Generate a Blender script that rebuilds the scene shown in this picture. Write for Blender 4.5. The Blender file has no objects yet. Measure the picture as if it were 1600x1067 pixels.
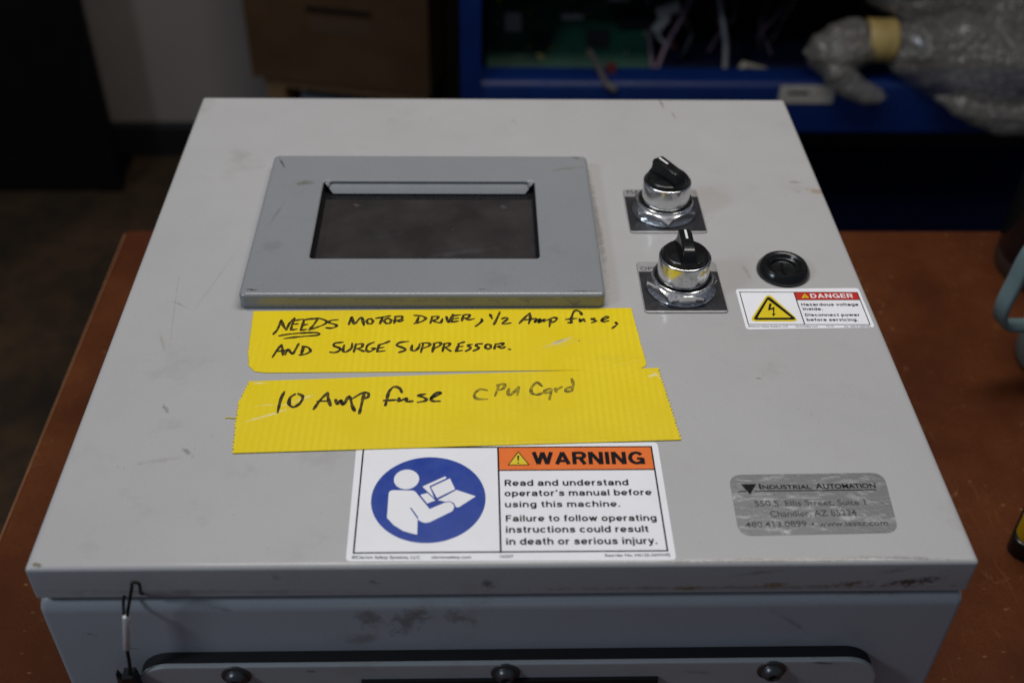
import bpy, bmesh, math, random
from mathutils import Vector, Matrix, noise
R = math.radians
random.seed(7)
scene = bpy.context.scene
COL = scene.collection

# ------------------------------------------------------------------ camera, world, lamps, exposure
cam_d = bpy.data.cameras.new('camera'); cam = bpy.data.objects.new('camera', cam_d); COL.objects.link(cam)
X = Vector((0.9995741, -0.0234741, 0.01733742)); U = Vector((0.00207316, 0.64972216, 0.76016894)); F = Vector((0.02910879, 0.75980924, -0.64949411))
cam.matrix_world = Matrix(((X.x, U.x, -F.x, -0.01190868), (X.y, U.y, -F.y, -0.30256016), (X.z, U.z, -F.z, 0.38356233), (0, 0, 0, 1)))
cam_d.sensor_width = 36; cam_d.lens = 1761.18 / 1600 * 36
cam_d.clip_start = 0.02; cam_d.clip_end = 50
cam_d.dof.use_dof = True; cam_d.dof.focus_distance = 0.578; cam_d.dof.aperture_fstop = 6.6
scene.camera = cam

world = bpy.data.worlds.new('World'); scene.world = world; world.use_nodes = True
bg = world.node_tree.nodes['Background']; bg.inputs[0].default_value = (0.72, 0.86, 1.15, 1); bg.inputs[1].default_value = 0.095

def area(name, loc, target, sx, sy, watts, color):
    d = bpy.data.lights.new(name, 'AREA'); d.shape = 'RECTANGLE'; d.size = sx; d.size_y = sy; d.energy = watts; d.color = color
    o = bpy.data.objects.new(name, d); COL.objects.link(o); o.location = loc
    o.rotation_euler = (Vector(target) - Vector(loc)).to_track_quat('-Z', 'Y').to_euler()
    return o
area('ceiling_lamp', (0.08, 0.42, 1.02), (0.08, 0.42, 0), 1.0, 0.30, 9.3, (1.0, 0.955, 0.905))
area('front_lamp', (-1.45, -0.52, 1.30), (0, 0.1, -0.1), 0.30, 0.30, 9.6, (0.72, 0.85, 1.0))
scene.view_settings.view_transform = 'Standard'; scene.view_settings.look = 'None'
scene.view_settings.exposure = 0; scene.view_settings.gamma = 1; scene.view_settings.use_curve_mapping = False

# ------------------------------------------------------------------ measured outlines (millimetres on the lid, origin at the middle of its front edge)
INK1 = [[(-119.85,151.77),(-118.1,156.16),(-117.19,163.59)],[(-117.19,163.59),(-115.42,158.79),(-113.43,155.41)],[(-113.43,155.41),(-112.92,158.78),(-112.11,161.97),(-110.36,165.4)],[(-110.27,164.65),(-110.89,160.37),(-111.18,155.61)],[(-110.21,163.04),(-105.95,164.31)],[(-110.83,159.84),(-108.0,160.47)],[(-111.15,155.4),(-108.0,156.02)],[(-105.12,163.02),(-105.5,158.76),(-106.01,155.07)],[(-105.52,163.56),(-100.58,164.95)],[(-105.7,159.29),(-102.75,160.03)],[(-106.01,155.07),(-102.94,155.8)],[(-98.11,164.08),(-99.48,159.81),(-101.54,155.37)],[(-102.19,164.09),(-97.52,164.94),(-93.22,162.78),(-93.65,160.32),(-97.42,157.68),(-101.54,155.37)],[(-87.21,163.84),(-90.55,163.2),(-91.86,161.39),(-88.18,159.78),(-87.49,158.18),(-89.92,156.82),(-92.99,157.14)],[(-116.69,150.61),(-111.52,151.95),(-103.62,152.97),(-96.93,153.06),(-96.46,151.18),(-103.29,150.16),(-109.2,149.35),(-113.73,148.33)],[(-81.07,159.76),(-80.06,166.19),(-78.2,160.18),(-74.97,165.75),(-72.97,159.1)],[(-70.91,164.36),(-69.99,164.53),(-69.11,163.99),(-68.55,162.94),(-68.5,161.71),(-68.97,160.71),(-69.81,160.27),(-70.74,160.53),(-71.46,161.4),(-71.73,162.61),(-71.46,163.75),(-70.74,164.45)],[(-67.2,164.87),(-63.51,165.94),(-59.47,167.01)],[(-63.5,165.72),(-64.64,160.25)],[(-61.44,164.66),(-60.44,164.83),(-59.49,164.29),(-58.9,163.24),(-58.87,162.01),(-59.4,161.01),(-60.31,160.57),(-61.32,160.82),(-62.09,161.7),(-62.36,162.91),(-62.05,164.05),(-61.25,164.75)],[(-56.58,166.68),(-57.07,160.76)],[(-57.23,166.14),(-53.29,166.56),(-53.51,164.19),(-56.52,163.12)],[(-56.18,163.12),(-53.75,162.25),(-52.45,163.54)],[(-46.82,167.42),(-42.33,166.65),(-40.54,164.48),(-42.84,162.01),(-46.52,160.52)],[(-44.23,166.11),(-45.38,160.73)],[(-36.98,166.53),(-37.89,160.72)],[(-37.38,166.09),(-33.96,166.52),(-34.58,164.14),(-36.88,163.29)],[(-36.61,163.29),(-34.99,161.78),(-33.14,161.13)],[(-31.45,164.57),(-32.25,160.92)],[(-29.43,166.29),(-28.23,161.33),(-25.89,168.24)],[(-117.7,133.67),(-116.15,139.17),(-114.41,143.41)],[(-114.41,143.41),(-113.2,139.16),(-112.57,135.34)],[(-116.48,138.16),(-111.85,138.95)],[(-111.43,135.64),(-110.76,139.65),(-108.65,136.93),(-107.61,136.53),(-106.47,140.65),(-105.61,144.4)],[(-102.87,141.95),(-103.28,135.91)],[(-103.55,142.16),(-100.27,141.13),(-98.96,138.3),(-101.01,136.1),(-104.19,135.31)],[(-82.69,145.35),(-86.74,144.65),(-87.34,142.61),(-84.04,140.57),(-84.19,138.55),(-86.37,137.25),(-88.83,137.56)],[(-81.96,143.1),(-82.24,138.84),(-80.8,137.53),(-78.1,140.55),(-77.98,144.62)],[(-75.94,144.1),(-76.59,137.52)],[(-76.34,143.29),(-72.75,144.09),(-72.87,141.24),(-75.74,140.03)],[(-75.1,140.23),(-71.3,138.0)],[(-66.73,145.3),(-69.69,143.06),(-70.29,139.51),(-68.64,137.79),(-65.85,140.2),(-67.71,140.41)],[(-63.92,143.04),(-64.69,137.77)],[(-64.38,143.04),(-61.47,144.26),(-58.59,146.1)],[(-64.54,140.5),(-61.41,141.2)],[(-64.69,137.77),(-60.71,138.47)],[(-48.9,145.86),(-53.2,145.05),(-54.74,142.81),(-51.32,140.76),(-50.04,138.93),(-53.45,137.13)],[(-46.78,142.98),(-46.95,139.33),(-45.26,138.41),(-43.37,140.93),(-42.83,143.99)],[(-41.04,144.19),(-42.03,137.09)],[(-41.85,144.5),(-38.18,144.49),(-37.78,142.44),(-41.03,140.42)],[(-35.18,144.48),(-36.1,137.37)],[(-35.84,144.17),(-32.53,144.98),(-32.14,142.73),(-35.06,140.4)],[(-30.03,143.95),(-30.89,137.86)],[(-30.5,143.95),(-27.37,144.35),(-27.8,142.1),(-30.1,140.89)],[(-29.57,140.89),(-26.59,138.04)],[(-25.74,167.37),(-26.61,161.76)],[(-25.73,166.94),(-21.9,167.8)],[(-26.17,164.34),(-22.96,164.98)],[(-26.6,161.54),(-22.93,162.61)],[(-20.24,167.69),(-21.15,162.6)],[(-20.52,167.58),(-17.08,168.01),(-17.75,165.51),(-20.35,164.76)],[(-19.67,164.97),(-17.61,163.67),(-14.53,164.53)],[(-10.62,164.41),(-10.42,162.58),(-12.13,160.01),(-13.83,158.09)],[(-6.06,168.2),(-4.93,164.5)],[(-0.72,170.16),(-2.17,165.15),(-4.09,159.56)],[(0.22,164.28),(2.3,165.35),(3.16,164.05),(0.49,160.19),(4.94,160.82)],[(9.44,160.38),(12.61,165.44),(15.5,169.25)],[(15.5,169.25),(15.46,164.35),(14.49,160.15)],[(11.51,163.17),(16.01,164.24)],[(16.0,164.02),(18.76,164.34),(17.62,161.43),(20.96,164.33),(19.87,161.11),(23.01,164.01),(22.64,161.85)],[(26.47,164.32),(25.45,157.56)],[(23.64,162.71),(28.45,165.4),(29.61,163.99),(28.41,162.05),(25.61,160.98)],[(43.42,167.54),(42.58,170.28),(40.22,171.39),(38.65,168.65),(37.44,163.75),(37.47,160.95),(35.63,161.17)],[(34.42,163.76),(40.46,164.61)],[(42.02,164.29),(42.13,161.8),(44.08,164.17),(44.61,162.01)],[(50.32,164.59),(48.22,164.16),(50.63,162.43),(48.24,160.93)],[(53.42,162.85),(57.39,165.01),(56.52,166.1),(54.22,164.26),(54.36,161.77),(57.53,162.63)],[(61.06,161.32),(61.56,159.39),(58.8,156.2)],[(-22.36,143.92),(-23.94,137.83)],[(-22.96,143.93),(-19.64,145.35)],[(-23.46,141.48),(-20.47,141.87)],[(-24.21,137.83),(-20.77,138.63)],[(-15.62,143.39),(-17.75,142.68),(-16.27,140.33),(-18.91,138.01)],[(-10.28,143.89),(-12.95,143.69),(-13.35,142.26),(-12.02,140.32),(-14.94,138.2)],[(-7.89,143.3),(-7.05,143.44),(-6.3,142.99),(-5.87,142.08),(-5.91,141.03),(-6.4,140.18),(-7.19,139.8),(-8.01,140.02),(-8.59,140.77),(-8.75,141.8),(-8.43,142.78),(-7.73,143.38)],[(-3.33,143.86),(-4.05,139.78)],[(-3.47,143.35),(0.55,144.26),(-0.15,142.32),(-2.49,141.61)],[(-2.16,141.61),(-0.18,140.28),(1.5,141.39)],[(3.26,139.56),(4.32,139.35)]]
INK2 = [[(-108.26,107.6),(-109.32,102.23),(-109.63,92.9)],[(-102.72,105.81),(-104.87,103.23),(-104.79,98.63),(-102.29,96.59),(-99.51,99.62),(-98.83,104.03),(-101.34,106.11)],[(-92.48,95.02),(-90.19,101.1),(-86.88,106.77)],[(-86.88,106.77),(-86.06,102.11),(-84.55,97.5)],[(-91.19,100.6),(-85.23,100.87)],[(-82.5,101.78),(-81.34,98.4),(-79.85,101.25),(-78.42,97.98),(-76.0,104.12),(-74.03,97.45),(-72.52,93.7)],[(-68.82,105.63),(-69.44,98.95),(-70.08,91.88)],[(-74.1,102.56),(-70.14,106.16),(-66.96,106.35),(-66.75,103.55),(-69.8,101.82)],[(-50.25,106.58),(-51.48,109.73),(-54.4,110.8),(-56.69,107.14),(-57.41,101.44),(-57.87,97.36)],[(-58.8,100.94),(-52.11,101.42)],[(-51.33,102.75),(-51.35,100.39),(-47.92,102.42),(-47.67,100.26),(-44.64,100.45)],[(-38.67,105.48),(-41.97,104.46),(-38.71,102.69),(-38.29,100.83),(-42.13,99.62)],[(-35.86,102.36),(-30.98,105.96),(-32.78,106.5),(-35.54,103.39),(-34.96,100.61),(-31.2,100.38)]]
INK3 = [[(-7.96,108.1),(-11.64,108.76),(-14.36,105.23),(-13.11,102.03),(-8.0,101.68)],[(-2.0,112.19),(-4.1,104.11)],[(-3.12,111.65),(0.61,112.73),(0.18,109.46),(-3.17,107.86)],[(2.91,109.45),(2.3,105.15),(3.77,104.82),(7.58,109.97)],[(7.82,110.51),(6.92,104.59)],[(19.47,111.0),(16.99,113.74),(14.24,109.94),(14.1,106.16),(16.62,104.75),(19.63,106.13)],[(23.47,109.35),(20.81,107.74),(21.45,105.8),(24.13,107.73)],[(24.18,108.81),(22.71,101.31)],[(26.06,109.34),(26.29,106.64)],[(26.37,108.15),(29.31,110.41)],[(34.66,116.42),(35.13,112.02),(34.07,107.14)],[(33.91,110.39),(31.21,108.77),(31.47,106.83),(34.48,107.67)]]
TAPE1 = [(-133.1,171.2),(-32.19,172.64),(70.72,173.54),(72.54,145.68),(73.95,128.47),(73.01,126.01),(69.13,123.57),(-27.74,122.53),(-119.62,121.95),(-125.22,122.94),(-128.78,127.32),(-130.78,138.21)]
TAPE2 = [(-126.63,115.31),(-27.7,120.11),(79.41,124.51),(81.88,98.03),(84.18,73.32),(-26.7,69.41),(-126.82,65.93),(-128.64,84.54),(-129.6,100.06)]
WARN_BASE = [(-69.78,70.53),(72.69,72.12),(72.38,1.83),(-68.87,2.52)]
WPOLY = {'body':[(-52.86,41.25),(-52.12,42.33),(-50.78,42.68),(-42.1,42.39),(-40.71,41.52),(-39.84,40.07),(-34.15,31.36),(-27.3,35.11),(-25.15,35.45),(-23.52,33.88),(-23.22,32.11),(-23.99,30.02),(-33.91,23.74),(-36.01,23.35),(-37.88,24.25),(-39.25,25.43),(-39.06,16.81),(-41.01,17.3),(-45.26,18.88),(-49.64,22.31),(-52.78,26.44)],'armslit':[(-42.99,32.14),(-42.29,32.13),(-38.98,26.53),(-39.14,25.43)],'hand':[(-38.63,39.7),(-35.43,40.75),(-31.73,36.28),(-35.33,34.54)],'pageback':[(-37.85,44.76),(-27.64,50.94),(-26.9,49.89),(-34.59,44.95),(-32.31,37.86)],'pageleft':[(-34.3,44.37),(-25.53,49.88),(-22.84,42.68),(-31.11,37.28)],'pageright':[(-30.66,36.56),(-22.29,42.53),(-13.59,38.64),(-21.35,32.1),(-22.53,32.46),(-23.26,34.58),(-25.16,35.87),(-27.3,35.54)]}
WHEAD = [(-45.24,49.22),(-51.04,49.26),(-39.54,49.18),(-45.53,55.26),(-44.95,43.14)]
WHDR = [(-3.17,69.25),(69.8,69.6),(69.66,54.56),(-2.79,54.49)]
WFRAME = [(-66.71,69.67),(69.8,69.6),(69.55,6.54),(-66.23,6.61)]
WDIV = [(-3.17,69.25),(-2.81,6.35)]
WTRI = [(6.33,66.68),(1.07,57.56),(11.49,57.64)]
WEXC = [(6.25,63.73),(6.16,60.5),(6.12,59.12)]
DBASE = [(130.8,190.47),(200.1,191.26),(200.19,156.88),(130.51,155.47)]
DFRAME = [(132.41,188.04),(198.72,187.61),(198.4,158.98),(132.18,159.32)]
DDIV = [(162.96,187.65),(162.82,159.24)]
DHDR = [(162.96,187.65),(198.72,187.61),(198.33,180.73),(162.94,180.62)]
DTRI_Y = [(148.42,186.98),(133.36,162.06),(160.93,161.99)]
DTRI_K = [(147.91,184.4),(135.42,163.36),(159.69,163.46)]
DTRI_I = [(147.2,180.81),(138.36,165.15),(156.68,165.27)]
DBOLT = [(147.17,177.42),(148.65,177.42),(147.02,173.23),(149.53,174.39),(148.14,168.82),(149.03,168.82),(147.19,166.19),(146.85,168.41),(147.52,168.58),(148.16,172.31),(145.24,171.4)]
DMINI = [(168.68,186.26),(166.11,182.4),(170.42,182.57)]
PBASE = [(103.08,50.9),(175.64,51.77),(172.89,16.07),(101.75,14.91)]
PTRI = [(107.84,45.06),(114.94,45.08),(110.99,38.75)]
PLINE = [[(105.81,40.46),(109.53,40.65)],[(113.24,40.77),(169.58,41.2)]]
PDOT = [(135.71,21.32)]
STAIN_LID = {'topstreak':[(115.22,406.16),(116.44,394.32)],'topstreak2':[(120.88,390.77),(123.01,380.15)],'redge':[(185.38,292.28),(213.47,287.99)],'scr1':[(-179.12,203.62),(-170.96,133.38)],'scr2':[(-179.16,153.71),(-173.3,138.36)],'sq1':[(-150.98,69.82),(-145.56,64.83)],'sq2':[(-166.09,99.35),(-162.72,93.51)],'corner':[(-200.72,2.78),(-196.04,1.39)],'d1':[(-177.99,180.67),(-170.02,175.11)],'d2':[(128.16,117.5),(131.24,116.52)]}
STAIN_BEZ = {'c1':[(-136.64,311.69),(-132.19,301.92)],'sm':[(-125.87,282.97),(-112.65,285.89)],'c2':[(-137.22,179.21),(-130.99,178.65)],'b3':[(-13.13,179.07),(-6.22,179.06)],'r1':[(32.66,299.68),(53.66,302.77)],'w1':[(-2.37,209.45),(2.99,208.23)],'w2':[(-135.34,215.49),(-123.64,221.66)]}
STAIN_FRONT = {'o1':[(73.45,-16.66),(84.6,-15.91)],'o2':[(108.42,-15.33),(125.04,-13.75)],'o3':[(139.52,-15.75),(158.78,-13.3)],'o4':[(164.87,-15.19),(189.3,-11.01)],'g1':[(-65.5,-31.69),(-54.63,-38.94)],'g2':[(-52.16,-46.19),(-37.21,-29.78)],'g3':[(-25.97,-32.28),(-14.66,-39.56)],'g4':[(-71.37,-53.23),(-58.05,-48.53)],'k1':[(-198.22,-20.11),(-190.26,-21.13)],'g5':[(-11.77,-9.71),(-4.84,-14.25)],'k2':[(119.71,-32.09),(137.36,-49.24)]}
TETHER = {'tip':[(-155.4,-11.0,3.5)],'gapR':[(-156.9,-1.0,-15.8)],'gapL':[(-165.1,-1.0,-17.4)],'f0':[(-163.0,-9.0,-21.5)],'f1':[(-166.8,-10.0,-42.9)],'mid':[(-167.7,-11.0,-55.1)],'clip':[(-168.8,-12.0,-63.6)],'clip2':[(-174.5,-10.0,-66.6)]}
WTXT = [('WARNING', (12.96, 58.08), (65.12, 57.94), 7.93)]
WTXT2 = [('Read and understand', (-0.45, 44.82), (56.21, 44.82), 3.68), ("operator's manual before", (-0.57, 38.59), (66.12, 38.78), 3.61), ('using this machine.', (-0.53, 32.05), (51.12, 32.04), 3.54), ('Failure to follow operating', (-0.31, 23.84), (66.57, 23.67), 3.59), ('instructions could result', (-0.38, 17.45), (62.21, 17.36), 3.66), ('in death or serious injury.', (-0.41, 10.78), (65.26, 10.7), 3.72)]
WTXT3 = [('©Clarion Safety Systems, LLC', (-66.45, 3.94), (-37.36, 3.66), 1.49), ('clarionsafety.com', (-32.5, 3.75), (-15.61, 3.58), 1.35), ('16257', (-3.11, 3.89), (2.54, 3.84), 1.36), ('Reorder No. H6125-36WHPJ', (41.95, 3.98), (69.87, 3.97), 1.42)]
DTXT1 = [('DANGER', (171.43, 182.31), (195.11, 182.36), 3.77)]
DTXT2 = [('Hazardous voltage', (164.68, 175.45), (196.25, 175.4), 2.36), ('inside.', (164.73, 171.61), (175.55, 171.59), 2.33), ('Disconnect power', (164.8, 166.48), (194.6, 166.41), 2.31), ('before servicing.', (164.77, 162.39), (192.6, 162.32), 2.28)]
DTXT3 = [('©Clarion Safety Systems, LLC', (131.98, 157.39), (153.43, 157.33), 1.04), ('clarionsafety.com', (157.32, 157.32), (169.49, 157.29), 1.04), ('16161', (174.19, 157.44), (178.34, 157.42), 0.88), ('No. H6010-CDDHPL', (183.75, 157.25), (198.29, 157.21), 1.04)]
PTXT1 = [('I', (115.9, 41.99), (116.78, 41.98), 3.15), ('NDUSTRIAL', (117.34, 42.05), (139.88, 42.02), 2.35), ('A', (141.81, 42.01), (145.4, 41.98), 3.23), ('UTOMATION', (145.57, 41.98), (169.78, 42.37), 2.79)]
PTXT2 = [('550 S. Ellis Street, Suite 1', (111.97, 31.73), (162.47, 32.16), 3.27), ('Chandler, AZ 85224', (117.79, 25.49), (156.78, 26.0), 3.5), ('480.413.0899', (105.68, 19.53), (132.96, 19.84), 3.22), ('www.iasaz.com', (138.03, 19.79), (169.24, 20.2), 3.02)]
L1TXT = [('MA', (79.84, 285.26), (87.46, 285.28), 3.98)]
L2TXT = [('OPE', (79.59, 206.91), (88.65, 206.9), 3.06)]


# ------------------------------------------------------------------ helpers
class MB:
    """collects geometry for one mesh object"""
    def __init__(s): s.v = []; s.f = []; s.m = []; s.sm = []
    def add(s, vs, fs, mi=0, smooth=False):
        o = len(s.v); s.v += [tuple(p) for p in vs]
        for f in fs: s.f.append([i + o for i in f]); s.m.append(mi); s.sm.append(smooth)
    def loft(s, loops, mi=0, cap0=False, cap1=True, smooth=True, closed=True):
        n = len(loops[0]); vs = [p for l in loops for p in l]; fs = []
        for k in range(len(loops) - 1):
            for i in range(n if closed else n - 1):
                j = (i + 1) % n
                fs.append((k * n + i, k * n + j, (k + 1) * n + j, (k + 1) * n + i))
        if cap0: fs.append(tuple(reversed(range(n))))
        if cap1: fs.append(tuple(range((len(loops) - 1) * n, len(loops) * n)))
        s.add(vs, fs, mi, smooth)
    def box(s, x0, x1, y0, y1, z0, z1, mi=0, M=None):
        vs = [Vector((x, y, z)) for z in (z0, z1) for x, y in ((x0, y0), (x1, y0), (x1, y1), (x0, y1))]
        if M: vs = [M @ v for v in vs]
        s.add(vs, [(3, 2, 1, 0), (4, 5, 6, 7), (0, 1, 5, 4), (1, 2, 6, 5), (2, 3, 7, 6), (3, 0, 4, 7)], mi)
    def tube(s, pts, r, n=10, mi=0, cap=True):
        pts = [Vector(p) for p in pts]; loops = []
        rs = r if isinstance(r, (list, tuple)) else [r] * len(pts)
        side = None
        for i, p in enumerate(pts):
            t = (pts[min(i + 1, len(pts) - 1)] - pts[max(i - 1, 0)]).normalized()
            if side is None: side = t.orthogonal().normalized()
            side = (side - t * side.dot(t)).normalized(); b = t.cross(side)
            loops.append([p + (side * math.cos(a) + b * math.sin(a)) * rs[i] for a in [2 * math.pi * k / n for k in range(n)]])
        s.loft(loops, mi, cap, cap)
    def poly(s, pts, z0, z1=None, mi=0):
        """flat outline in millimetres; z in metres; with z1 it has thickness"""
        p = [(x / 1000, y / 1000) for x, y in pts]
        a = sum(p[i][0] * p[(i + 1) % len(p)][1] - p[(i + 1) % len(p)][0] * p[i][1] for i in range(len(p)))
        if a < 0: p.reverse()
        n = len(p)
        if z1 is None: s.add([(x, y, z0) for x, y in p], [tuple(range(n))], mi)
        else: s.loft([[(x, y, z0) for x, y in p], [(x, y, z1) for x, y in p]], mi, True, True, False)
    def stroke(s, pts, w, z, mi=0, jitter=0.18):
        """a pen stroke: smoothed ribbon in millimetres"""
        p = [Vector((x, y)) for x, y in pts]; q = []
        if len(p) == 2: q = [p[0].lerp(p[1], k / 6) for k in range(7)]
        else:
            e = [p[0] * 2 - p[1]] + p + [p[-1] * 2 - p[-2]]
            for i in range(1, len(e) - 2):
                for k in range(6):
                    t = k / 6; a, b, c, d = e[i - 1:i + 3]
                    q.append(0.5 * ((2 * b) + (c - a) * t + (2 * a - 5 * b + 4 * c - d) * t * t + (3 * b - a - 3 * c + d) * t ** 3))
            q.append(p[-1])
        ph = random.random() * 6; L = []; Rr = []
        for i, c in enumerate(q):
            t = (q[min(i + 1, len(q) - 1)] - q[max(i - 1, 0)])
            if t.length < 1e-6: t = Vector((1, 0))
            t.normalize(); nrm = Vector((-t.y, t.x))
            f = min(i, len(q) - 1 - i); e = 0.62 if f == 0 else 0.9 if f == 1 else 1
            h = w / 2 * e * (1 + jitter * math.sin(ph + i * 0.55) + 0.12 * random.uniform(-1, 1)) * (1.15 - 0.35 * abs(t.x + t.y * .4) * .6)
            o = t * (0.3 * w if i == len(q) - 1 else -0.3 * w if i == 0 else 0)
            L.append(c + nrm * h + o); Rr.append(c - nrm * h + o)
        n = len(q); vs = [(a.x / 1000, a.y / 1000, z) for a in L + Rr]
        s.add(vs, [(i, i + n, i + n + 1, i + 1) for i in range(n - 1)], mi)
    def text(s, string, p0, p1, cap, z, mi=0, bold=0.0):
        """writing fitted between two baseline ends (millimetres) with the given capital height"""
        vs, fs, capu = text_geo(string, bold)
        x0 = min(v[0] for v in vs); x1 = max(v[0] for v in vs)
        a = Vector(p0); b = Vector(p1); d = b - a; sx = d.length / (x1 - x0); sy = cap / capu; d.normalize(); nn = Vector((-d.y, d.x))
        out = []
        for v in vs:
            p = a + d * ((v[0] - x0) * sx) + nn * (v[1] * sy); out.append((p.x / 1000, p.y / 1000, z))
        s.add(out, fs, mi)
    def sans(s, string, p0, p1, cap, z, mi=0, sw=.17):
        """plain grotesque lettering drawn as even strokes, fitted between two baseline ends (millimetres)"""
        adv = 0; items = []
        for ch in string:
            w, st = GLYPH[ch]; items.append((adv, st)); adv += w + .13
        width = adv - .13; a = Vector(p0); b = Vector(p1); d = b - a; sx = d.length / width; d.normalize(); nn = Vector((-d.y, d.x)); k = 0
        for off, st in items:
            for kind, pts in st:
                P = [a + d * ((off + x) * sx) + nn * (y * cap) for x, y in pts]
                if kind == 'L':
                    for i in range(len(P) - 1): s.ribbon([P[i], P[i + 1]], sw * cap, z + .0000018 * (k % 9), mi); k += 1
                else: s.ribbon(P, sw * cap, z + .0000018 * (k % 9), mi); k += 1
    def ribbon(s, q, w, z, mi):
        L = []; Rr = []
        for i, c in enumerate(q):
            t = (q[min(i + 1, len(q) - 1)] - q[max(i - 1, 0)]).normalized(); nrm = Vector((-t.y, t.x)) * (w / 2); h = nrm * (.88 + .22 * abs(nrm.normalized().x))
            L.append(c + h); Rr.append(c - h)
        n = len(q); s.add([(p.x / 1000, p.y / 1000, z) for p in L + Rr], [(i, i + n, i + n + 1, i + 1) for i in range(n - 1)], mi)
    def build(s, name, mats, parent=None, sharp=35):
        me = bpy.data.meshes.new(name); me.from_pydata(s.v, [], s.f)
        for m in (mats if isinstance(mats, (list, tuple)) else [mats]): me.materials.append(m)
        me.polygons.foreach_set('material_index', s.m); me.polygons.foreach_set('use_smooth', s.sm); me.update()
        if any(s.sm): me.set_sharp_from_angle(angle=R(sharp))
        o = bpy.data.objects.new(name, me); COL.objects.link(o)
        if parent: o.parent = parent; o.matrix_parent_inverse = Matrix.Translation(-parent.location)   # meshes are built in world space
        return o

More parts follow.
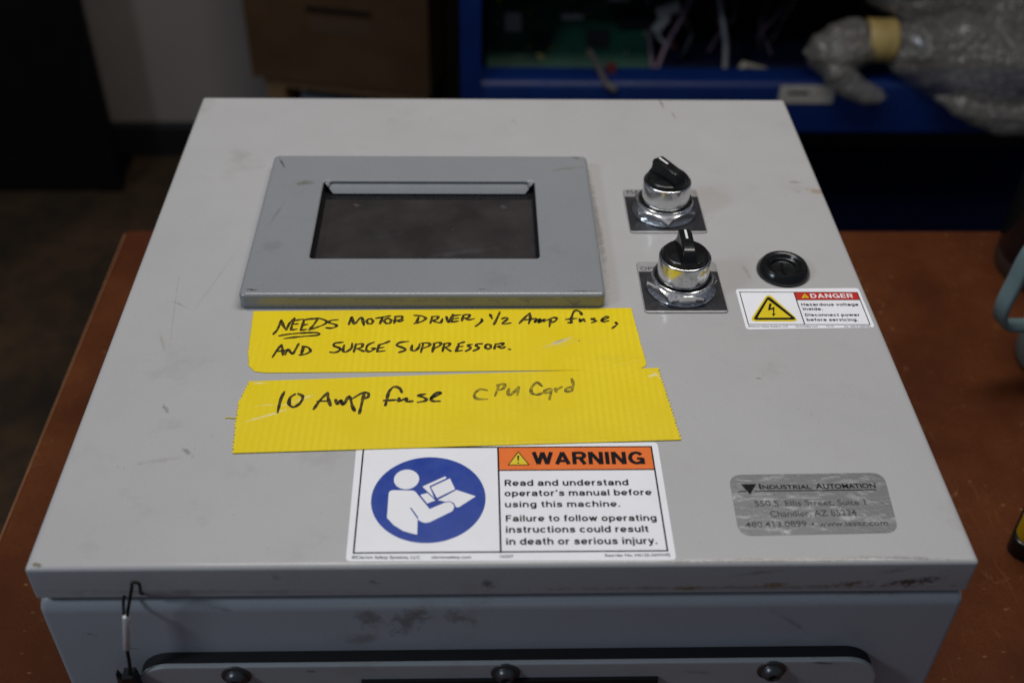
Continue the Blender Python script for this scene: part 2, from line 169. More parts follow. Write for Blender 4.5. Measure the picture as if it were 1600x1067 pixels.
def arc(cx, cy, rx, ry, a0, a1, n=14): return [(cx + rx * math.cos(R(a0 + (a1 - a0) * k / n)), cy + ry * math.sin(R(a0 + (a1 - a0) * k / n))) for k in range(n + 1)]
def stem(x, y0=0.0, y1=1.0): return ('L', [(x, y0), (x, y1)])
GLYPH = {
 ' ': (.20, []), '.': (.18, [stem(.09, 0, .17)]), "'": (.18, [stem(.09, .72, 1)]),
 'a': (.60, [('C', arc(.29, .46, .215, .20, 165, 0) + [(.505, .3), (.505, 0)]), ('C', [(.5, .41), (.36, .385)] + arc(.25, .225, .175, .148, 80, 285, 10) + [(.42, .13), (.5, .24)])]),
 'b': (.62, [stem(.085), ('C', arc(.32, .37, .235, .29, 0, 360, 22))]), 'c': (.57, [('C', arc(.31, .37, .24, .29, 42, 318, 18))]),
 'd': (.62, [stem(.535), ('C', arc(.30, .37, .235, .29, 0, 360, 22))]), 'e': (.62, [('L', [(.09, .355), (.56, .355)]), ('C', arc(.31, .37, .245, .29, -2, 318, 20))]),
 'f': (.33, [('C', [(.34, .925), (.27, .93)] + arc(.27, .80, .115, .13, 95, 180, 6) + [(.155, .4), (.155, 0)]), ('L', [(0, .665), (.32, .665)])]),
 'g': (.62, [('C', arc(.30, .37, .235, .29, 0, 360, 22)), ('C', [(.535, .74), (.535, .3), (.535, -.02)] + arc(.30, -.02, .235, .18, 0, -150, 10))]),
 'h': (.60, [stem(.085), ('C', [(.085, .42)] + arc(.30, .44, .215, .22, 175, 0) + [(.515, .2), (.515, 0)])]),
 'i': (.18, [stem(.09, 0, .74), stem(.09, .85, 1)]), 'j': (.18, [('C', [(.09, .74), (.09, .2), (.09, -.06), (.06, -.16), (-.05, -.19)]), stem(.09, .85, 1)]),
 'l': (.18, [stem(.09)]), 'm': (.92, [stem(.085, 0, .74), ('C', [(.085, .44)] + arc(.275, .46, .19, .20, 175, 0) + [(.465, .2), (.465, 0)]), ('C', [(.465, .44)] + arc(.65, .46, .185, .20, 175, 0) + [(.835, .2), (.835, 0)])]),
 'n': (.60, [stem(.085, 0, .74), ('C', [(.085, .42)] + arc(.30, .44, .215, .22, 175, 0) + [(.515, .2), (.515, 0)])]), 'o': (.62, [('C', arc(.31, .37, .235, .29, 0, 360, 22))]),
 'p': (.62, [stem(.085, -.27, .74), ('C', arc(.32, .37, .235, .29, 0, 360, 22))]), 'r': (.38, [stem(.085, 0, .74), ('C', [(.085, .40)] + arc(.30, .42, .215, .24, 175, 75, 8))]),
 's': (.56, [('C', [(.49, .50), (.45, .60), (.36, .65), (.26, .66), (.14, .62), (.10, .53), (.13, .45), (.25, .395), (.38, .355), (.48, .28), (.49, .20), (.43, .12), (.30, .08), (.18, .09), (.09, .15), (.065, .24)])]),
 't': (.33, [('C', [(.155, .93), (.155, .5), (.155, .22), (.18, .12), (.25, .075), (.33, .08)]), ('L', [(0, .665), (.32, .665)])]),
 'u': (.60, [stem(.515, 0, .74), ('C', [(.085, .74), (.085, .4)] + arc(.30, .30, .215, .22, 180, 355))]), 'v': (.54, [('L', [(.05, .74), (.27, .03)]), ('L', [(.49, .74), (.27, .03)])]),
 'w': (.80, [('L', [(.05, .74), (.23, .03)]), ('L', [(.40, .72), (.23, .03)]), ('L', [(.40, .72), (.57, .03)]), ('L', [(.75, .74), (.57, .03)])]), 'y': (.54, [('L', [(.05, .74), (.28, .05)]), ('C', [(.49, .74), (.36, .3), (.26, .0), (.21, -.13), (.13, -.19), (.03, -.185)])]),
 'z': (.50, [('L', [(.04, .665), (.46, .665)]), ('L', [(.43, .66), (.07, .08)]), ('L', [(.04, .075), (.47, .075)])]),
 'R': (.68, [stem(.09), ('C', [(.09, .925), (.3, .925)] + arc(.40, .715, .2, .21, 90, -90, 10) + [(.3, .505), (.09, .505)]), ('L', [(.38, .5), (.61, 0)])]),
 'F': (.58, [stem(.09), ('L', [(.09, .925), (.58, .925)]), ('L', [(.09, .51), (.52, .51)])]), 'E': (.60, [stem(.09), ('L', [(.09, .925), (.60, .925)]), ('L', [(.09, .52), (.56, .52)]), ('L', [(.09, .075), (.61, .075)])]),
 'H': (.72, [stem(.09), stem(.63), ('L', [(.09, .51), (.63, .51)])]), 'D': (.70, [stem(.09), ('C', [(.09, .925), (.22, .925)] + arc(.31, .5, .31, .425, 90, -90, 12) + [(.22, .075), (.09, .075)])]),
 'W': (1.0, [('L', [(.06, 1), (.28, .02)]), ('L', [(.50, .98), (.28, .02)]), ('L', [(.50, .98), (.72, .02)]), ('L', [(.94, 1), (.72, .02)])]), 'A': (.74, [('L', [(.07, 0), (.37, .98)]), ('L', [(.67, 0), (.37, .98)]), ('L', [(.18, .27), (.56, .27)])]),
 'N': (.72, [stem(.09), stem(.63), ('L', [(.11, .97), (.61, .03)])]), 'I': (.18, [stem(.09)]), 'G': (.78, [('C', arc(.40, .5, .315, .425, 35, 335, 20)), ('L', [(.42, .445), (.72, .445)]), stem(.70, .0, .50)]),
}
_tc = {}
def text_geo(string, bold):
    k = (string, bold)
    if k in _tc: return _tc[k]
    def conv(t):
        c = bpy.data.curves.new('writing', 'FONT'); c.body = t; c.size = 1; c.offset = bold; c.resolution_u = 4
        o = bpy.data.objects.new('writing', c); COL.objects.link(o); bpy.context.view_layer.update()
        me = bpy.data.meshes.new_from_object(o); g = ([tuple(v.co) for v in me.vertices], [tuple(p.vertices) for p in me.polygons])
        bpy.data.objects.remove(o); bpy.data.meshes.remove(me); bpy.data.curves.remove(c); return g
    v, f = conv(string); h, _ = conv('H')
    _tc[k] = (v, f, max(p[1] for p in h)); return _tc[k]

def tag(o, label=None, cat=None, group=None, kind=None):
    if label: o['label'] = label
    if cat: o['category'] = cat
    if group: o['group'] = group
    if kind: o['kind'] = kind
    return o
def empty(name, loc, label, cat, group=None):
    o = bpy.data.objects.new(name, None); COL.objects.link(o); o.location = loc; o.empty_display_size = .05
    return tag(o, label, cat, group)
def rrect(x0, x1, y0, y1, r, z, n=4):
    out = []
    for cx, cy, a0 in ((x1 - r, y1 - r, 0), (x0 + r, y1 - r, 90), (x0 + r, y0 + r, 180), (x1 - r, y0 + r, 270)):
        for k in range(n + 1):
            a = R(a0 + 90 * k / n); out.append((cx + r * math.cos(a), cy + r * math.sin(a), z))
    return out
def circ(cx, cy, r, z, n=48, f=None):
    return [(cx + r * math.cos(2 * math.pi * k / n), cy + r * math.sin(2 * math.pi * k / n), z) for k in range(n)]
def rounded_slab(mb, x0, x1, y0, y1, z0, z1, rc, re, mi=0, n=4, cap0=True, steps=5):
    """a box with rounded corners (rc) and a rounded upper edge (re)"""
    loops = [rrect(x0, x1, y0, y1, rc, z0, n)]
    for k in range(steps + 1):
        a = R(90 * k / steps); i = re * (1 - math.cos(a))
        loops.append(rrect(x0 + i, x1 - i, y0 + i, y1 - i, max(rc - i, 0.0002), z1 - re + re * math.sin(a), n))
    i = re + .0012; loops.append(rrect(x0 + i, x1 - i, y0 + i, y1 - i, max(rc - i, 0.0002), z1, n))
    mb.loft(loops, mi, cap0, True)

# ------------------------------------------------------------------ materials
class NT:
    def __init__(s, name):
        s.m = bpy.data.materials.new(name); s.m.use_nodes = True; s.t = s.m.node_tree; s.n = s.t.nodes
        s.b = s.n['Principled BSDF']; s.co = s.n.new('ShaderNodeTexCoord').outputs['Object']
    def link(s, a, b): s.t.links.new(a, b)
    def math(s, op, a, b=0.0, clamp=False):
        n = s.n.new('ShaderNodeMath'); n.operation = op; n.use_clamp = clamp
        for i, v in enumerate((a, b)):
            if isinstance(v, (int, float)): n.inputs[i].default_value = v
            else: s.link(v, n.inputs[i])
        return n.outputs[0]
    def mapping(s, scale=(1, 1, 1), loc=(0, 0, 0), rot=(0, 0, 0)):
        n = s.n.new('ShaderNodeMapping'); s.link(s.co, n.inputs[0]); n.inputs['Scale'].default_value = scale; n.inputs['Location'].default_value = loc; n.inputs['Rotation'].default_value = rot
        return n.outputs[0]
    def noise(s, scale, detail=3, rough=.5, vec=None, dist=0):
        n = s.n.new('ShaderNodeTexNoise'); s.link(vec or s.co, n.inputs['Vector']); n.inputs['Scale'].default_value = scale; n.inputs['Detail'].default_value = detail; n.inputs['Roughness'].default_value = rough; n.inputs['Distortion'].default_value = dist
        return n.outputs['Fac']
    def voro(s, scale, vec=None, feature='F1', out='Distance'):
        n = s.n.new('ShaderNodeTexVoronoi'); s.link(vec or s.co, n.inputs['Vector']); n.inputs['Scale'].default_value = scale; n.feature = feature
        return n.outputs[out]
    def ramp(s, fac, a, b, va=0.0, vb=1.0):
        n = s.n.new('ShaderNodeMapRange'); s.link(fac, n.inputs[0]); n.clamp = True
        for i, v in enumerate((a, b, va, vb)): n.inputs[i + 1].default_value = v
        return n.outputs[0]
    def mix(s, fac, a, b, mode='MIX'):
        n = s.n.new('ShaderNodeMix'); n.data_type = 'RGBA'; n.blend_type = mode
        for sock, v in ((n.inputs[0], fac), (n.inputs[6], a), (n.inputs[7], b)):
            if isinstance(v, (int, float)): sock.default_value = v
            elif isinstance(v, (tuple, list)): sock.default_value = (*v[:3], 1)
            else: s.link(v, sock)
        return n.outputs[2]
    def bump(s, h, strength, dist=0.001):
        n = s.n.new('ShaderNodeBump'); s.link(h, n.inputs['Height']); n.inputs['Strength'].default_value = strength; n.inputs['Distance'].default_value = dist
        s.link(n.outputs[0], s.b.inputs['Normal']); return n
    def set(s, color=None, rough=None, metal=None, spec=None, coat=None):
        for k, v in (('Base Color', color), ('Roughness', rough), ('Metallic', metal), ('Specular IOR Level', spec), ('Coat Weight', coat)):
            if v is None: continue
            if isinstance(v, (tuple, list)): s.b.inputs[k].default_value = (*v[:3], 1)
            elif isinstance(v, (int, float)): s.b.inputs[k].default_value = v
            else: s.link(v, s.b.inputs[k])
        return s.m
    def spot(s, a, b, width, axes='xy', nscale=300, strength=.8, sharp=.55):
        """mask of a mark running from a to b (mm), ragged by noise"""
        ax, ay = a; bx, by = b; cx, cy = (ax + bx) / 2000, (ay + by) / 2000
        ln = max(math.hypot(bx - ax, by - ay) / 2000, width / 2000); ang = math.atan2(by - ay, bx - ax)
        sep = s.n.new('ShaderNodeSeparateXYZ'); s.link(s.co, sep.inputs[0])
        u = sep.outputs['X']; v = sep.outputs['Y' if axes == 'xy' else 'Z']
        u = s.math('SUBTRACT', u, cx); v = s.math('SUBTRACT', v, cy)
        p = s.math('ADD', s.math('MULTIPLY', u, math.cos(ang) / ln), s.math('MULTIPLY', v, math.sin(ang) / ln))
        w = s.math('ADD', s.math('MULTIPLY', u, -math.sin(ang) * 2000 / width), s.math('MULTIPLY', v, math.cos(ang) * 2000 / width))
        d = s.math('SQRT', s.math('ADD', s.math('MULTIPLY', p, p), s.math('MULTIPLY', w, w)))
        n1 = s.noise(nscale * .55, 4, .7); n2 = s.noise(nscale * 2.2, 3, .7)
        d = s.math('ADD', d, s.math('ADD', s.math('MULTIPLY', s.math('SUBTRACT', n1, .5), 2.6), s.math('MULTIPLY', s.math('SUBTRACT', n2, .5), 1.8)))
        return s.ramp(d, 1.15, sharp - .25, 0.0, strength)

def plain(name, color, rough=.5, metal=0, spec=.5, var=.12, nscale=60, bump=0, bscale=400):
    t = NT(name); f = t.noise(nscale, 4, .6)
    c = t.mix(t.ramp(f, .3, .7), tuple(x * (1 - var) for x in color), tuple(min(1, x * (1 + var)) for x in color))
    t.set(c, t.ramp(t.noise(nscale * 2.3, 3), .3, .7, max(.02, rough - .06), rough + .06), metal, spec)
    if bump: t.bump(t.noise(bscale, 3), bump)
    return t.m

def painted(name, base, marks=(), axes='xy', rough=.42, dirt=.5):
    t = NT(name)
    c = t.mix(t.ramp(t.noise(9, 3, .55), .3, .7), tuple(v * .965 for v in base), tuple(v * 1.03 for v in base))
    g = t.ramp(t.noise(1300, 2, .6), .3, .7, -.05, .05)
    c = t.mix(1.0, c, t_gray(t, t.math('ADD', 1.0, g)), 'MULTIPLY')
    # handled grime: soft cloudy smears and thin stray scuffs
    sm = t.math('MULTIPLY', t.ramp(t.noise(26, 6, .68), .56, .78, 0, dirt), t.ramp(t.noise(7, 2), .42, .6))
    c = t.mix(sm, c, (base[0] * .60, base[1] * .57, base[2] * .52))
    sc = t.noise(55, 5, .7, t.mapping((1, 6, 1), rot=(0, 0, .5)), 1.2)
    sc = t.math('MULTIPLY', t.ramp(t.math('ABSOLUTE', t.math('SUBTRACT', sc, .5)), .006, 0, 0, .55 * dirt), t.ramp(t.noise(14, 2), .52, .66))
    c = t.mix(sc, c, (base[0] * .55, base[1] * .5, base[2] * .45))
    sp = t.math('MULTIPLY', t.ramp(t.voro(210), .10, .05), t.ramp(t.noise(60, 2), .55, .62, 0, .55))
    c = t.mix(sp, c, (base[0] * .35, base[1] * .33, base[2] * .3))
    for a, b, w, col, stg, ns in marks:
        c = t.mix(t.spot(a, b, w, axes, ns, stg), c, col)
    t.set(c, t.ramp(t.noise(40, 4, .6), .3, .7, rough - .05, rough + .09), 0, .5)
    t.bump(t.math('ADD', t.noise(900, 2, .5), t.math('MULTIPLY', t.noise(2600, 1), .35)), .22, .00012)
    return t.m
def t_gray(t, f):
    n = t.n.new('ShaderNodeCombineColor')
    for i in range(3): t.link(f, n.inputs[i])
    return n.outputs[0]

BR = (.16, .10, .05); RUST = (.27, .18, .05); GR = (.12, .105, .09); DK = (.035, .03, .028)
SL = STAIN_LID
lid_marks = [(*SL['topstreak'], 1.6, BR, .85, 500), (*SL['topstreak2'], 1.2, BR, .7, 500), (*SL['redge'], 7, (.30, .23, .15), .75, 120), ((184, 301), (192, 300), 2.0, BR, .7, 400),
             (*SL['scr1'], 1.2, (.31, .28, .24), .4, 200), (*SL['scr2'], 2.0, (.28, .25, .21), .5, 300), (*SL['sq1'], 2.5, GR, .6, 700), (*SL['sq2'], 2.2, GR, .6, 700), (*SL['corner'], 1.8, (.14, .12, .07), .9, 400),
             (*SL['d1'], 1.2, GR, .5, 600), (*SL['d2'], 1, GR, .8, 600), ((-120, 1.6), (-40, 1.2), 1.6, (.5, .49, .48), .5, 300), ((60, 1.4), (160, 1.8), 1.8, (.22, .19, .16), .7, 260), ((150, 3), (190, 1.5), 1.5, GR, .6, 300),
             ((139, 214), (141, 200), 3, (.27, .23, .18), .5, 250), ((-134, 176), (-90, 173.5), 1.5, GR, .5, 400), ((58.5, 300), (60, 200), 4.0, (.22, .2, .18), .75, 500), ((108, 247), (126, 259), 4, (.24, .2, .14), .5, 300),
             ((-150, 230), (-168, 160), 1.4, (.31, .28, .24), .35, 200), ((-170, 60), (-150, 64), 3, (.27, .24, .2), .4, 500), ((10, 379), (14, 372), 2, (.27, .22, .15), .4, 500)]
SF = STAIN_FRONT
rim_marks = [(*SF['o1'], 2.6, RUST, .95, 260), (*SF['o2'], 3.2, (.24, .17, .07), .9, 260), (*SF['o3'], 4, (.16, .11, .06), .9, 220), (*SF['o4'], 5, (.07, .055, .04), .95, 200), (*SF['g5'], 4, (.10, .09, .085), .7, 250), ((-60, -9), (-54, -12), 2, (.14, .13, .12), .7, 400),
             ((95, -8), (120, -4), 2.2, (.14, .125, .10), .4, 200), ((160, -7), (175, -3.5), 2.6, (.15, .13, .10), .4, 220), ((-195, -15), (-60, -17), 3, (.2, .19, .18), .4, 120), ((20, -16), (190, -16.5), 2.6, (.17, .14, .10), .5, 110), ((-100, -4), (-98, -8), 3, (.16, .15, .14), .5, 400)]
body_marks = [(*SF['g1'], 11, (.17, .155, .15), .72, 130), (*SF['g2'], 12, (.16, .145, .14), .75, 120), (*SF['g3'], 9, (.18, .165, .155), .65, 150), (*SF['g4'], 7, (.19, .175, .165), .55, 150), (*SF['k1'], 5, (.08, .07, .06), .85, 300), (*SF['k2'], 3, (.16, .15, .14), .4, 250),
              ((-187, -44), (-183, -47), 1.2, (.1, .09, .09), .7, 400), ((-173, -56), (-165, -57), 1.6, (.12, .11, .11), .6, 400), ((150, -24), (188, -22), 3, (.2, .18, .16), .5, 250), ((-130, -27), (-120, -29), 3, (.2, .18, .17), .5, 300)]
SB = STAIN_BEZ
bez_marks = [(*SB['c1'], 1.4, DK, .95, 700), (*SB['sm'], 5, (.13, .115, .09), .75, 260), (*SB['c2'], 1.7, DK, .95, 600), (*SB['b3'], 1.2, (.07, .06, .05), .85, 500), (*SB['r1'], 3.0, (.19, .175, .14), .65, 350), (*SB['w1'], .9, (.32, .33, .34), .6, 700), (*SB['w2'], 14, (.165, .16, .15), .4, 350),
             ((-133, 240), (-128, 262), 2.2, (.16, .155, .14), .6, 500), ((52, 313), (47, 315), 2.2, (.10, .085, .06), .7, 500), ((-90, 176), (-84, 178), 2, (.12, .12, .11), .6, 600), ((35, 177), (52, 178), 1.3, (.10, .09, .08), .6, 600)]
def white_label(name, col=(.82, .815, .84)): return plain(name, col, .38, 0, .45, .03, 40, .04, 700)
M_LID = painted('lid_paint', (.405, .397, .392), lid_marks)
M_RIM = painted('lid_rim_paint', (.405, .397, .392), rim_marks, 'xz')
for _m in (M_LID, M_RIM):
    _m.node_tree.nodes['Principled BSDF'].inputs['Coat Weight'].default_value = .35; _m.node_tree.nodes['Principled BSDF'].inputs['Coat Roughness'].default_value = .12
M_BODY = painted('body_paint', (.385, .39, .40), body_marks, 'xz')
M_COVER = painted('cover_paint', (.40, .395, .385), [((-90, -62.5), (-86, -63.5), 2, GR, .7, 400), ((140, -60), (150, -61), 2, DK, .8, 500), ((82, -66), (95, -68), 3, (.22, .2, .18), .5, 300)], 'xz')
M_BEZ = painted('bezel_paint', (.235, .245, .255), bez_marks, 'xy', .26, .4)
M_BEZ.node_tree.nodes['Principled BSDF'].inputs['Coat Weight'].default_value = .5; M_BEZ.node_tree.nodes['Principled BSDF'].inputs['Coat Roughness'].default_value = .08
M_RUBBER = plain('black_rubber', (.010, .009, .009), .65, 0, .35)
M_BLACK = plain('black_plastic', (.008, .008, .008), .22, 0, .5, .3, 150)
M_INKB = plain('black_print', (.006, .005, .007), .6, 0, .12)
M_WHITE = white_label('label_white')
M_BLUE = plain('label_blue', (.006, .042, .30), .36, 0, .4, .08, 60)
M_ORANGE = plain('label_orange', (.80, .155, .012), .4, 0, .4, .05)
M_RED = plain('label_red', (.50, .022, .012), .4, 0, .4, .06)
M_YEL = plain('label_yellow', (.72, .55, .008), .4, 0, .4, .05)
M_LINE = plain('indicator_white', (.75, .75, .75), .5)
M_STEEL = plain('dark_steel', (.13, .128, .126), .34, .75, .5, .2, 300)
M_ZINC = plain('crimp_metal', (.78, .77, .75), .35, .35, .5, .08, 600)

def chrome():
    t = NT('worn_chrome'); f = t.noise(120, 5, .7)
    t.set(t.mix(t.ramp(f, .5, .72), (.66, .66, .67), (.30, .29, .28)), t.ramp(t.noise(260, 5, .7), .3, .75, .06, .34), 1.0)
    t.bump(t.noise(500, 3), .06, .0004); return t.m
M_CHROME = chrome()
M_NUT = plain('nut_chrome', (.78, .78, .79), .2, 1, .5, .12, 220)
def chrome_yellow():
    t = NT('worn_chrome_yellow_patches'); f = t.noise(120, 5, .7)
    mk = t.spot((86.8, 21.5), (89.6, 15.0), 3.6, 'xz', 320, 1, .8); mk2 = t.spot((110.5, 21.2), (111.5, 17.5), 2.4, 'xz', 320, 1, .8)  # ragged yellow patches on the collar, dull instead of metallic
    sep = t.n.new('ShaderNodeSeparateXYZ'); t.link(t.co, sep.inputs[0]); front = t.ramp(sep.outputs['Y'], .186, .183)
    mk = t.math('MULTIPLY', t.math('MAXIMUM', mk, mk2), front)
    t.set(t.mix(mk, t.mix(t.ramp(f, .5, .72), (.66, .66, .67), (.30, .29, .28)), (.66, .50, .01)), t.math('MAXIMUM', t.ramp(t.noise(260, 5, .7), .3, .75, .06, .34), t.math('MULTIPLY', mk, .5)), t.math('SUBTRACT', 1.0, mk))
    return t.m
M_CHROMEY = chrome_yellow()
def brushed():
    t = NT('brushed_foil'); f = t.noise(90, 5, .65, t.mapping((1, 3.2, 1), rot=(0, 0, .25)), .6)
    streak = t.math('MULTIPLY', t.ramp(f, .52, .68), t.noise(22, 2))
    c = t.mix(t.math('MULTIPLY', streak, .8), (.175, .176, .182), (.68, .68, .69)); c = t.mix(t.ramp(t.noise(1400, 2), .35, .65, 0, .35), c, (.11, .11, .115))
    t.set(c, t.ramp(f, .4, .7, .50, .36), .75, .5); t.bump(t.math('ADD', f, t.noise(600, 2)), .25, .0003); return t.m
M_FOIL = brushed()
def tape(name, marks, whites):
    t = NT(name)
    # cloth reinforced tape: ribs across its width and a fine weave
    w = t.n.new('ShaderNodeTexWave'); w.wave_type = 'BANDS'; w.bands_direction = 'X'; w.inputs['Scale'].default_value = 90; w.inputs['Distortion'].default_value = 1.3; w.inputs['Detail'].default_value = 2; w.inputs['Detail Scale'].default_value = .6
    t.link(t.mapping((1, .18, 1)), w.inputs['Vector'])
    f = t.math('MULTIPLY', w.outputs['Fac'], t.ramp(t.noise(26, 3), .38, .68))
    weave = t.noise(900, 2, .5, t.mapping((.4, 1.6, 1)))
    c = t.mix(t.ramp(f, .1, .6), (.78, .585, .005), (.82, .63, .008)); c = t.mix(t.ramp(weave, .35, .65, 0, .3), c, (.70, .52, .004))
    c = t.mix(t.ramp(t.noise(14, 4), .55, .75, 0, .4), c, (.47, .36, .012))
    for a, b, wd, col, stg, ns in marks: c = t.mix(t.spot(a, b, wd, 'xy', ns, stg), c, col)
    t.set(c, t.ramp(t.noise(50, 4), .3, .7, .38, .55), 0, .28)
    h = t.math('ADD', t.math('MULTIPLY', f, .7), t.math('MULTIPLY', weave, .3))
    for a, b, wd, stg in whites:
        h = t.math('ADD', h, t.math('MULTIPLY', t.spot(a, b, wd, 'xy', 260, stg, .2), 2.2))
    t.bump(h, .32, .0004); return t.m
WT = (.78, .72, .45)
M_TAPE1 = tape('duct_tape', [((24, 142.2), (37, 149), 2.3, (.62, .56, .44), .85, 500), ((27, 144.3), (33, 147.5), 1.2, (.33, .30, .27), .8, 700), ((20, 140.5), (40, 146), 4, (.66, .53, .06), .4, 300), ((40, 146), (41, 146.3), .9, (.05, .04, .01), .9, 900), ((-130, 172), (60, 173), .6, (.3, .23, .01), .3, 300), ((40, 131.5), (70, 134), 6, (.66, .52, .03), .3, 200)],
               [((18, 141), (42, 148), 5, .8), ((52, 126), (74, 133), 3, .9), ((45, 150), (50, 120), 2, .3)])
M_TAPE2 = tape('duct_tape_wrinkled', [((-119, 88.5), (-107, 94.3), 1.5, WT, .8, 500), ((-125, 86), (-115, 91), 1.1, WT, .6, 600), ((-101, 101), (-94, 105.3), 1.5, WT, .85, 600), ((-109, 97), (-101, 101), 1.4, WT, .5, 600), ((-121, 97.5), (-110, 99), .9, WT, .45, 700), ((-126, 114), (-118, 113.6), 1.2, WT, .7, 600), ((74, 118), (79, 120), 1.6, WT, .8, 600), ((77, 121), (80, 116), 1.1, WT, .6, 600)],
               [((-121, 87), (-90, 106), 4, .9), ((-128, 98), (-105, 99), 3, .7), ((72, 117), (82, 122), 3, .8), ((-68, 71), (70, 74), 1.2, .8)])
def ink(name, dark, light, thr):
    t = NT(name); f = t.ramp(t.noise(420, 4, .65), thr - .1, thr + .16)
    t.set(t.mix(f, dark, light), .45, 0, .3); return t.m
M_INK = ink('marker_ink', (.010, .007, .002), (.14, .098, .003), .52)
M_INKF = ink('faded_marker_ink', (.10, .075, .008), (.40, .30, .006), .47)
def glass():
    t = NT('dusty_screen')
    c = t.mix(t.ramp(t.noise(30, 4), .35, .7), (.026, .022, .022), (.040, .035, .035))
    dust = t.math('MULTIPLY', t.ramp(t.voro(150), .05, .025), t.ramp(t.noise(40, 2), .56, .6, 0, .8)); c = t.mix(dust, c, (.22, .2, .18))
    for a, b, w, col, s_, ns in [((-87, 269.5), (-84, 271), 5, (.12, .085, .07), .75, 200), ((2, 268), (5, 269), 4.5, (.09, .085, .09), .55, 250), ((-40, 218), (0, 226), 5, (.055, .052, .052), .6, 90), ((-80, 235), (-60, 240), 8, (.045, .042, .042), .5, 120)]: c = t.mix(t.spot(a, b, w, 'xy', ns, s_), c, col)
    t.set(c, t.ramp(t.noise(60, 4), .3, .7, .16, .3), 0, .5); return t.m
M_GLASS = glass()
M_GLASSB = plain('screen_border', (.007, .007, .009), .3, 0, .5, .3, 200)

# ------------------------------------------------------------------ setting: floor, wall
def floor_mat():
    t = NT('dirty_floor'); c = t.mix(t.ramp(t.noise(5, 6, .65), .35, .68), (.030, .021, .013), (.105, .058, .027))
    c = t.mix(t.ramp(t.noise(18, 5, .7), .45, .7, 0, .6), c, (.022, .018, .015)); t.set(c, .65, 0, .3); t.bump(t.noise(40, 4), .3, .003); return t.m
FZ = -.95
m = MB(); m.box(-4, 4, -2.5, 2.2, FZ - .05, FZ); tag(m.build('floor', floor_mat()), 'dark stained brown floor below the workbench', None, None, 'structure')
m = MB(); m.box(-4, 4, 1.908, 2.03, FZ, 1.6); tag(m.build('wall', plain('wall_paint', (.29, .250, .218), .7, 0, .3, .05, 6, .1, 90)), 'off white painted wall behind the workbench', None, None, 'structure')
m = MB(); m.loft([[(x, 1.894, FZ), (x, 1.894, FZ + .072), (x, 1.899, FZ + .080), (x, 1.9078, FZ + .080), (x, 1.9078, FZ)] for x in (-1.3, 4)], 0, True, True, False)
tag(m.build('baseboard', M_RUBBER), 'black rubber baseboard along the foot of the wall', None, None, 'structure')

# ------------------------------------------------------------------ workbench
def wood():
    t = NT('red_brown_hardboard')
    c = t.mix(t.ramp(t.noise(16, 5, .65), .3, .7), (.080, .0215, .0060), (.132, .040, .0115))
    fib = t.noise(260, 4, .7, t.mapping((1, .45, 1), rot=(0, 0, .6))); c = t.mix(t.ramp(fib, .35, .7, 0, .6), c, (.115, .030, .0105))
    c = t.mix(t.ramp(t.noise(420, 3, .6), .52, .7, 0, .5), c, (.045, .013, .007))
    # pale chips, fibres and scratches worn into the board
    ch = t.math('MULTIPLY', t.ramp(t.voro(75, t.mapping((1, 2.2, 1), rot=(0, 0, .9))), .13, .06), t.ramp(t.noise(22, 3), .50, .57, 0, .85)); c = t.mix(ch, c, (.34, .19, .085))
    for rz, sc in ((.5, 38), (-.9, 30), (1.8, 44)):
        v = t.noise(sc, 3, .6, t.mapping((1, .22, 1), rot=(0, 0, rz)), .8); l = t.math('MULTIPLY', t.ramp(t.math('ABSOLUTE', t.math('SUBTRACT', v, .5)), .005, 0, 0, .4), t.ramp(t.noise(19 + sc / 9, 2), .53, .62)); c = t.mix(l, c, (.27, .12, .05))
    c = t.mix(t.ramp(t.noise(7, 5, .6), .42, .62, 0, .6), c, (.048, .0125, .0045))
    t.set(c, t.ramp(t.noise(70, 4), .3, .7, .5, .7), 0, .10); t.bump(t.math('ADD', fib, t.noise(500, 2)), .3, .0004); return t.m
bench = empty('workbench', (.25, .1, FZ), 'red brown hardboard workbench under the grey control box', 'workbench')
m = MB(); rounded_slab(m, -.327, .95, -.50, .535, -.238, -.2, .004, .0035); m.build('bench_top', wood(), bench)
t = NT('worn_wood_edge'); t.set(t.mix(t.ramp(t.noise(60, 4), .3, .7), (.19, .075, .03), (.27, .12, .05)), .6)
m = MB(); m.box(-.3285, -.3272, -.498, .533, -.236, -.2035); m.build('worn_edge', t.m, bench)
M_LEG = plain('bench_frame_paint', (.05, .045, .04), .5)
m = MB(); m.box(-.28, .9, -.44, .48, -.30, -.2382); m.build('apron', M_LEG, bench)
for x in (-.26, .84):
    for y in (-.42, .42):
        m = MB(); m.box(x - .03, x + .03, y - .03, y + .03, FZ, -.3002); m.build('leg', M_LEG, bench)

# ------------------------------------------------------------------ control box
D = .4084; W2 = .2036
enc = empty('control_enclosure', (0, .2, -.2), 'light grey steel control box lying on the bench with yellow tape on its lid', 'control box')
m = MB(); m.loft([rrect(-W2 - .0003, W2 + .0003, -.0008, D - .0016, .003, -.2)] + [rrect(-W2 - .0004 + i * .4, W2 + .0004 - i * .4, -.0010 + i, D - .0016 - i, .003, z) for i, z in [(.0075 * (1 - math.cos(R(a))), -.0302 + .0078 * math.sin(R(a))) for a in (0, 14, 28, 42, 56, 70, 82)]], 0, True, True)
m.build('body', M_BODY, enc, 40)
m = MB(); m.box(-W2 + .012, W2 - .012, .012, D - .012, -.0218, -.0188); m.build('seal', M_RUBBER, enc)
m = MB()
RE = .0023
prof = [(0, -.0192), (0, -.0185), (0, -RE)] + [(RE * (1 - math.cos(R(a))), -RE + RE * math.sin(R(a))) for a in (18, 36, 54, 72, 90)]
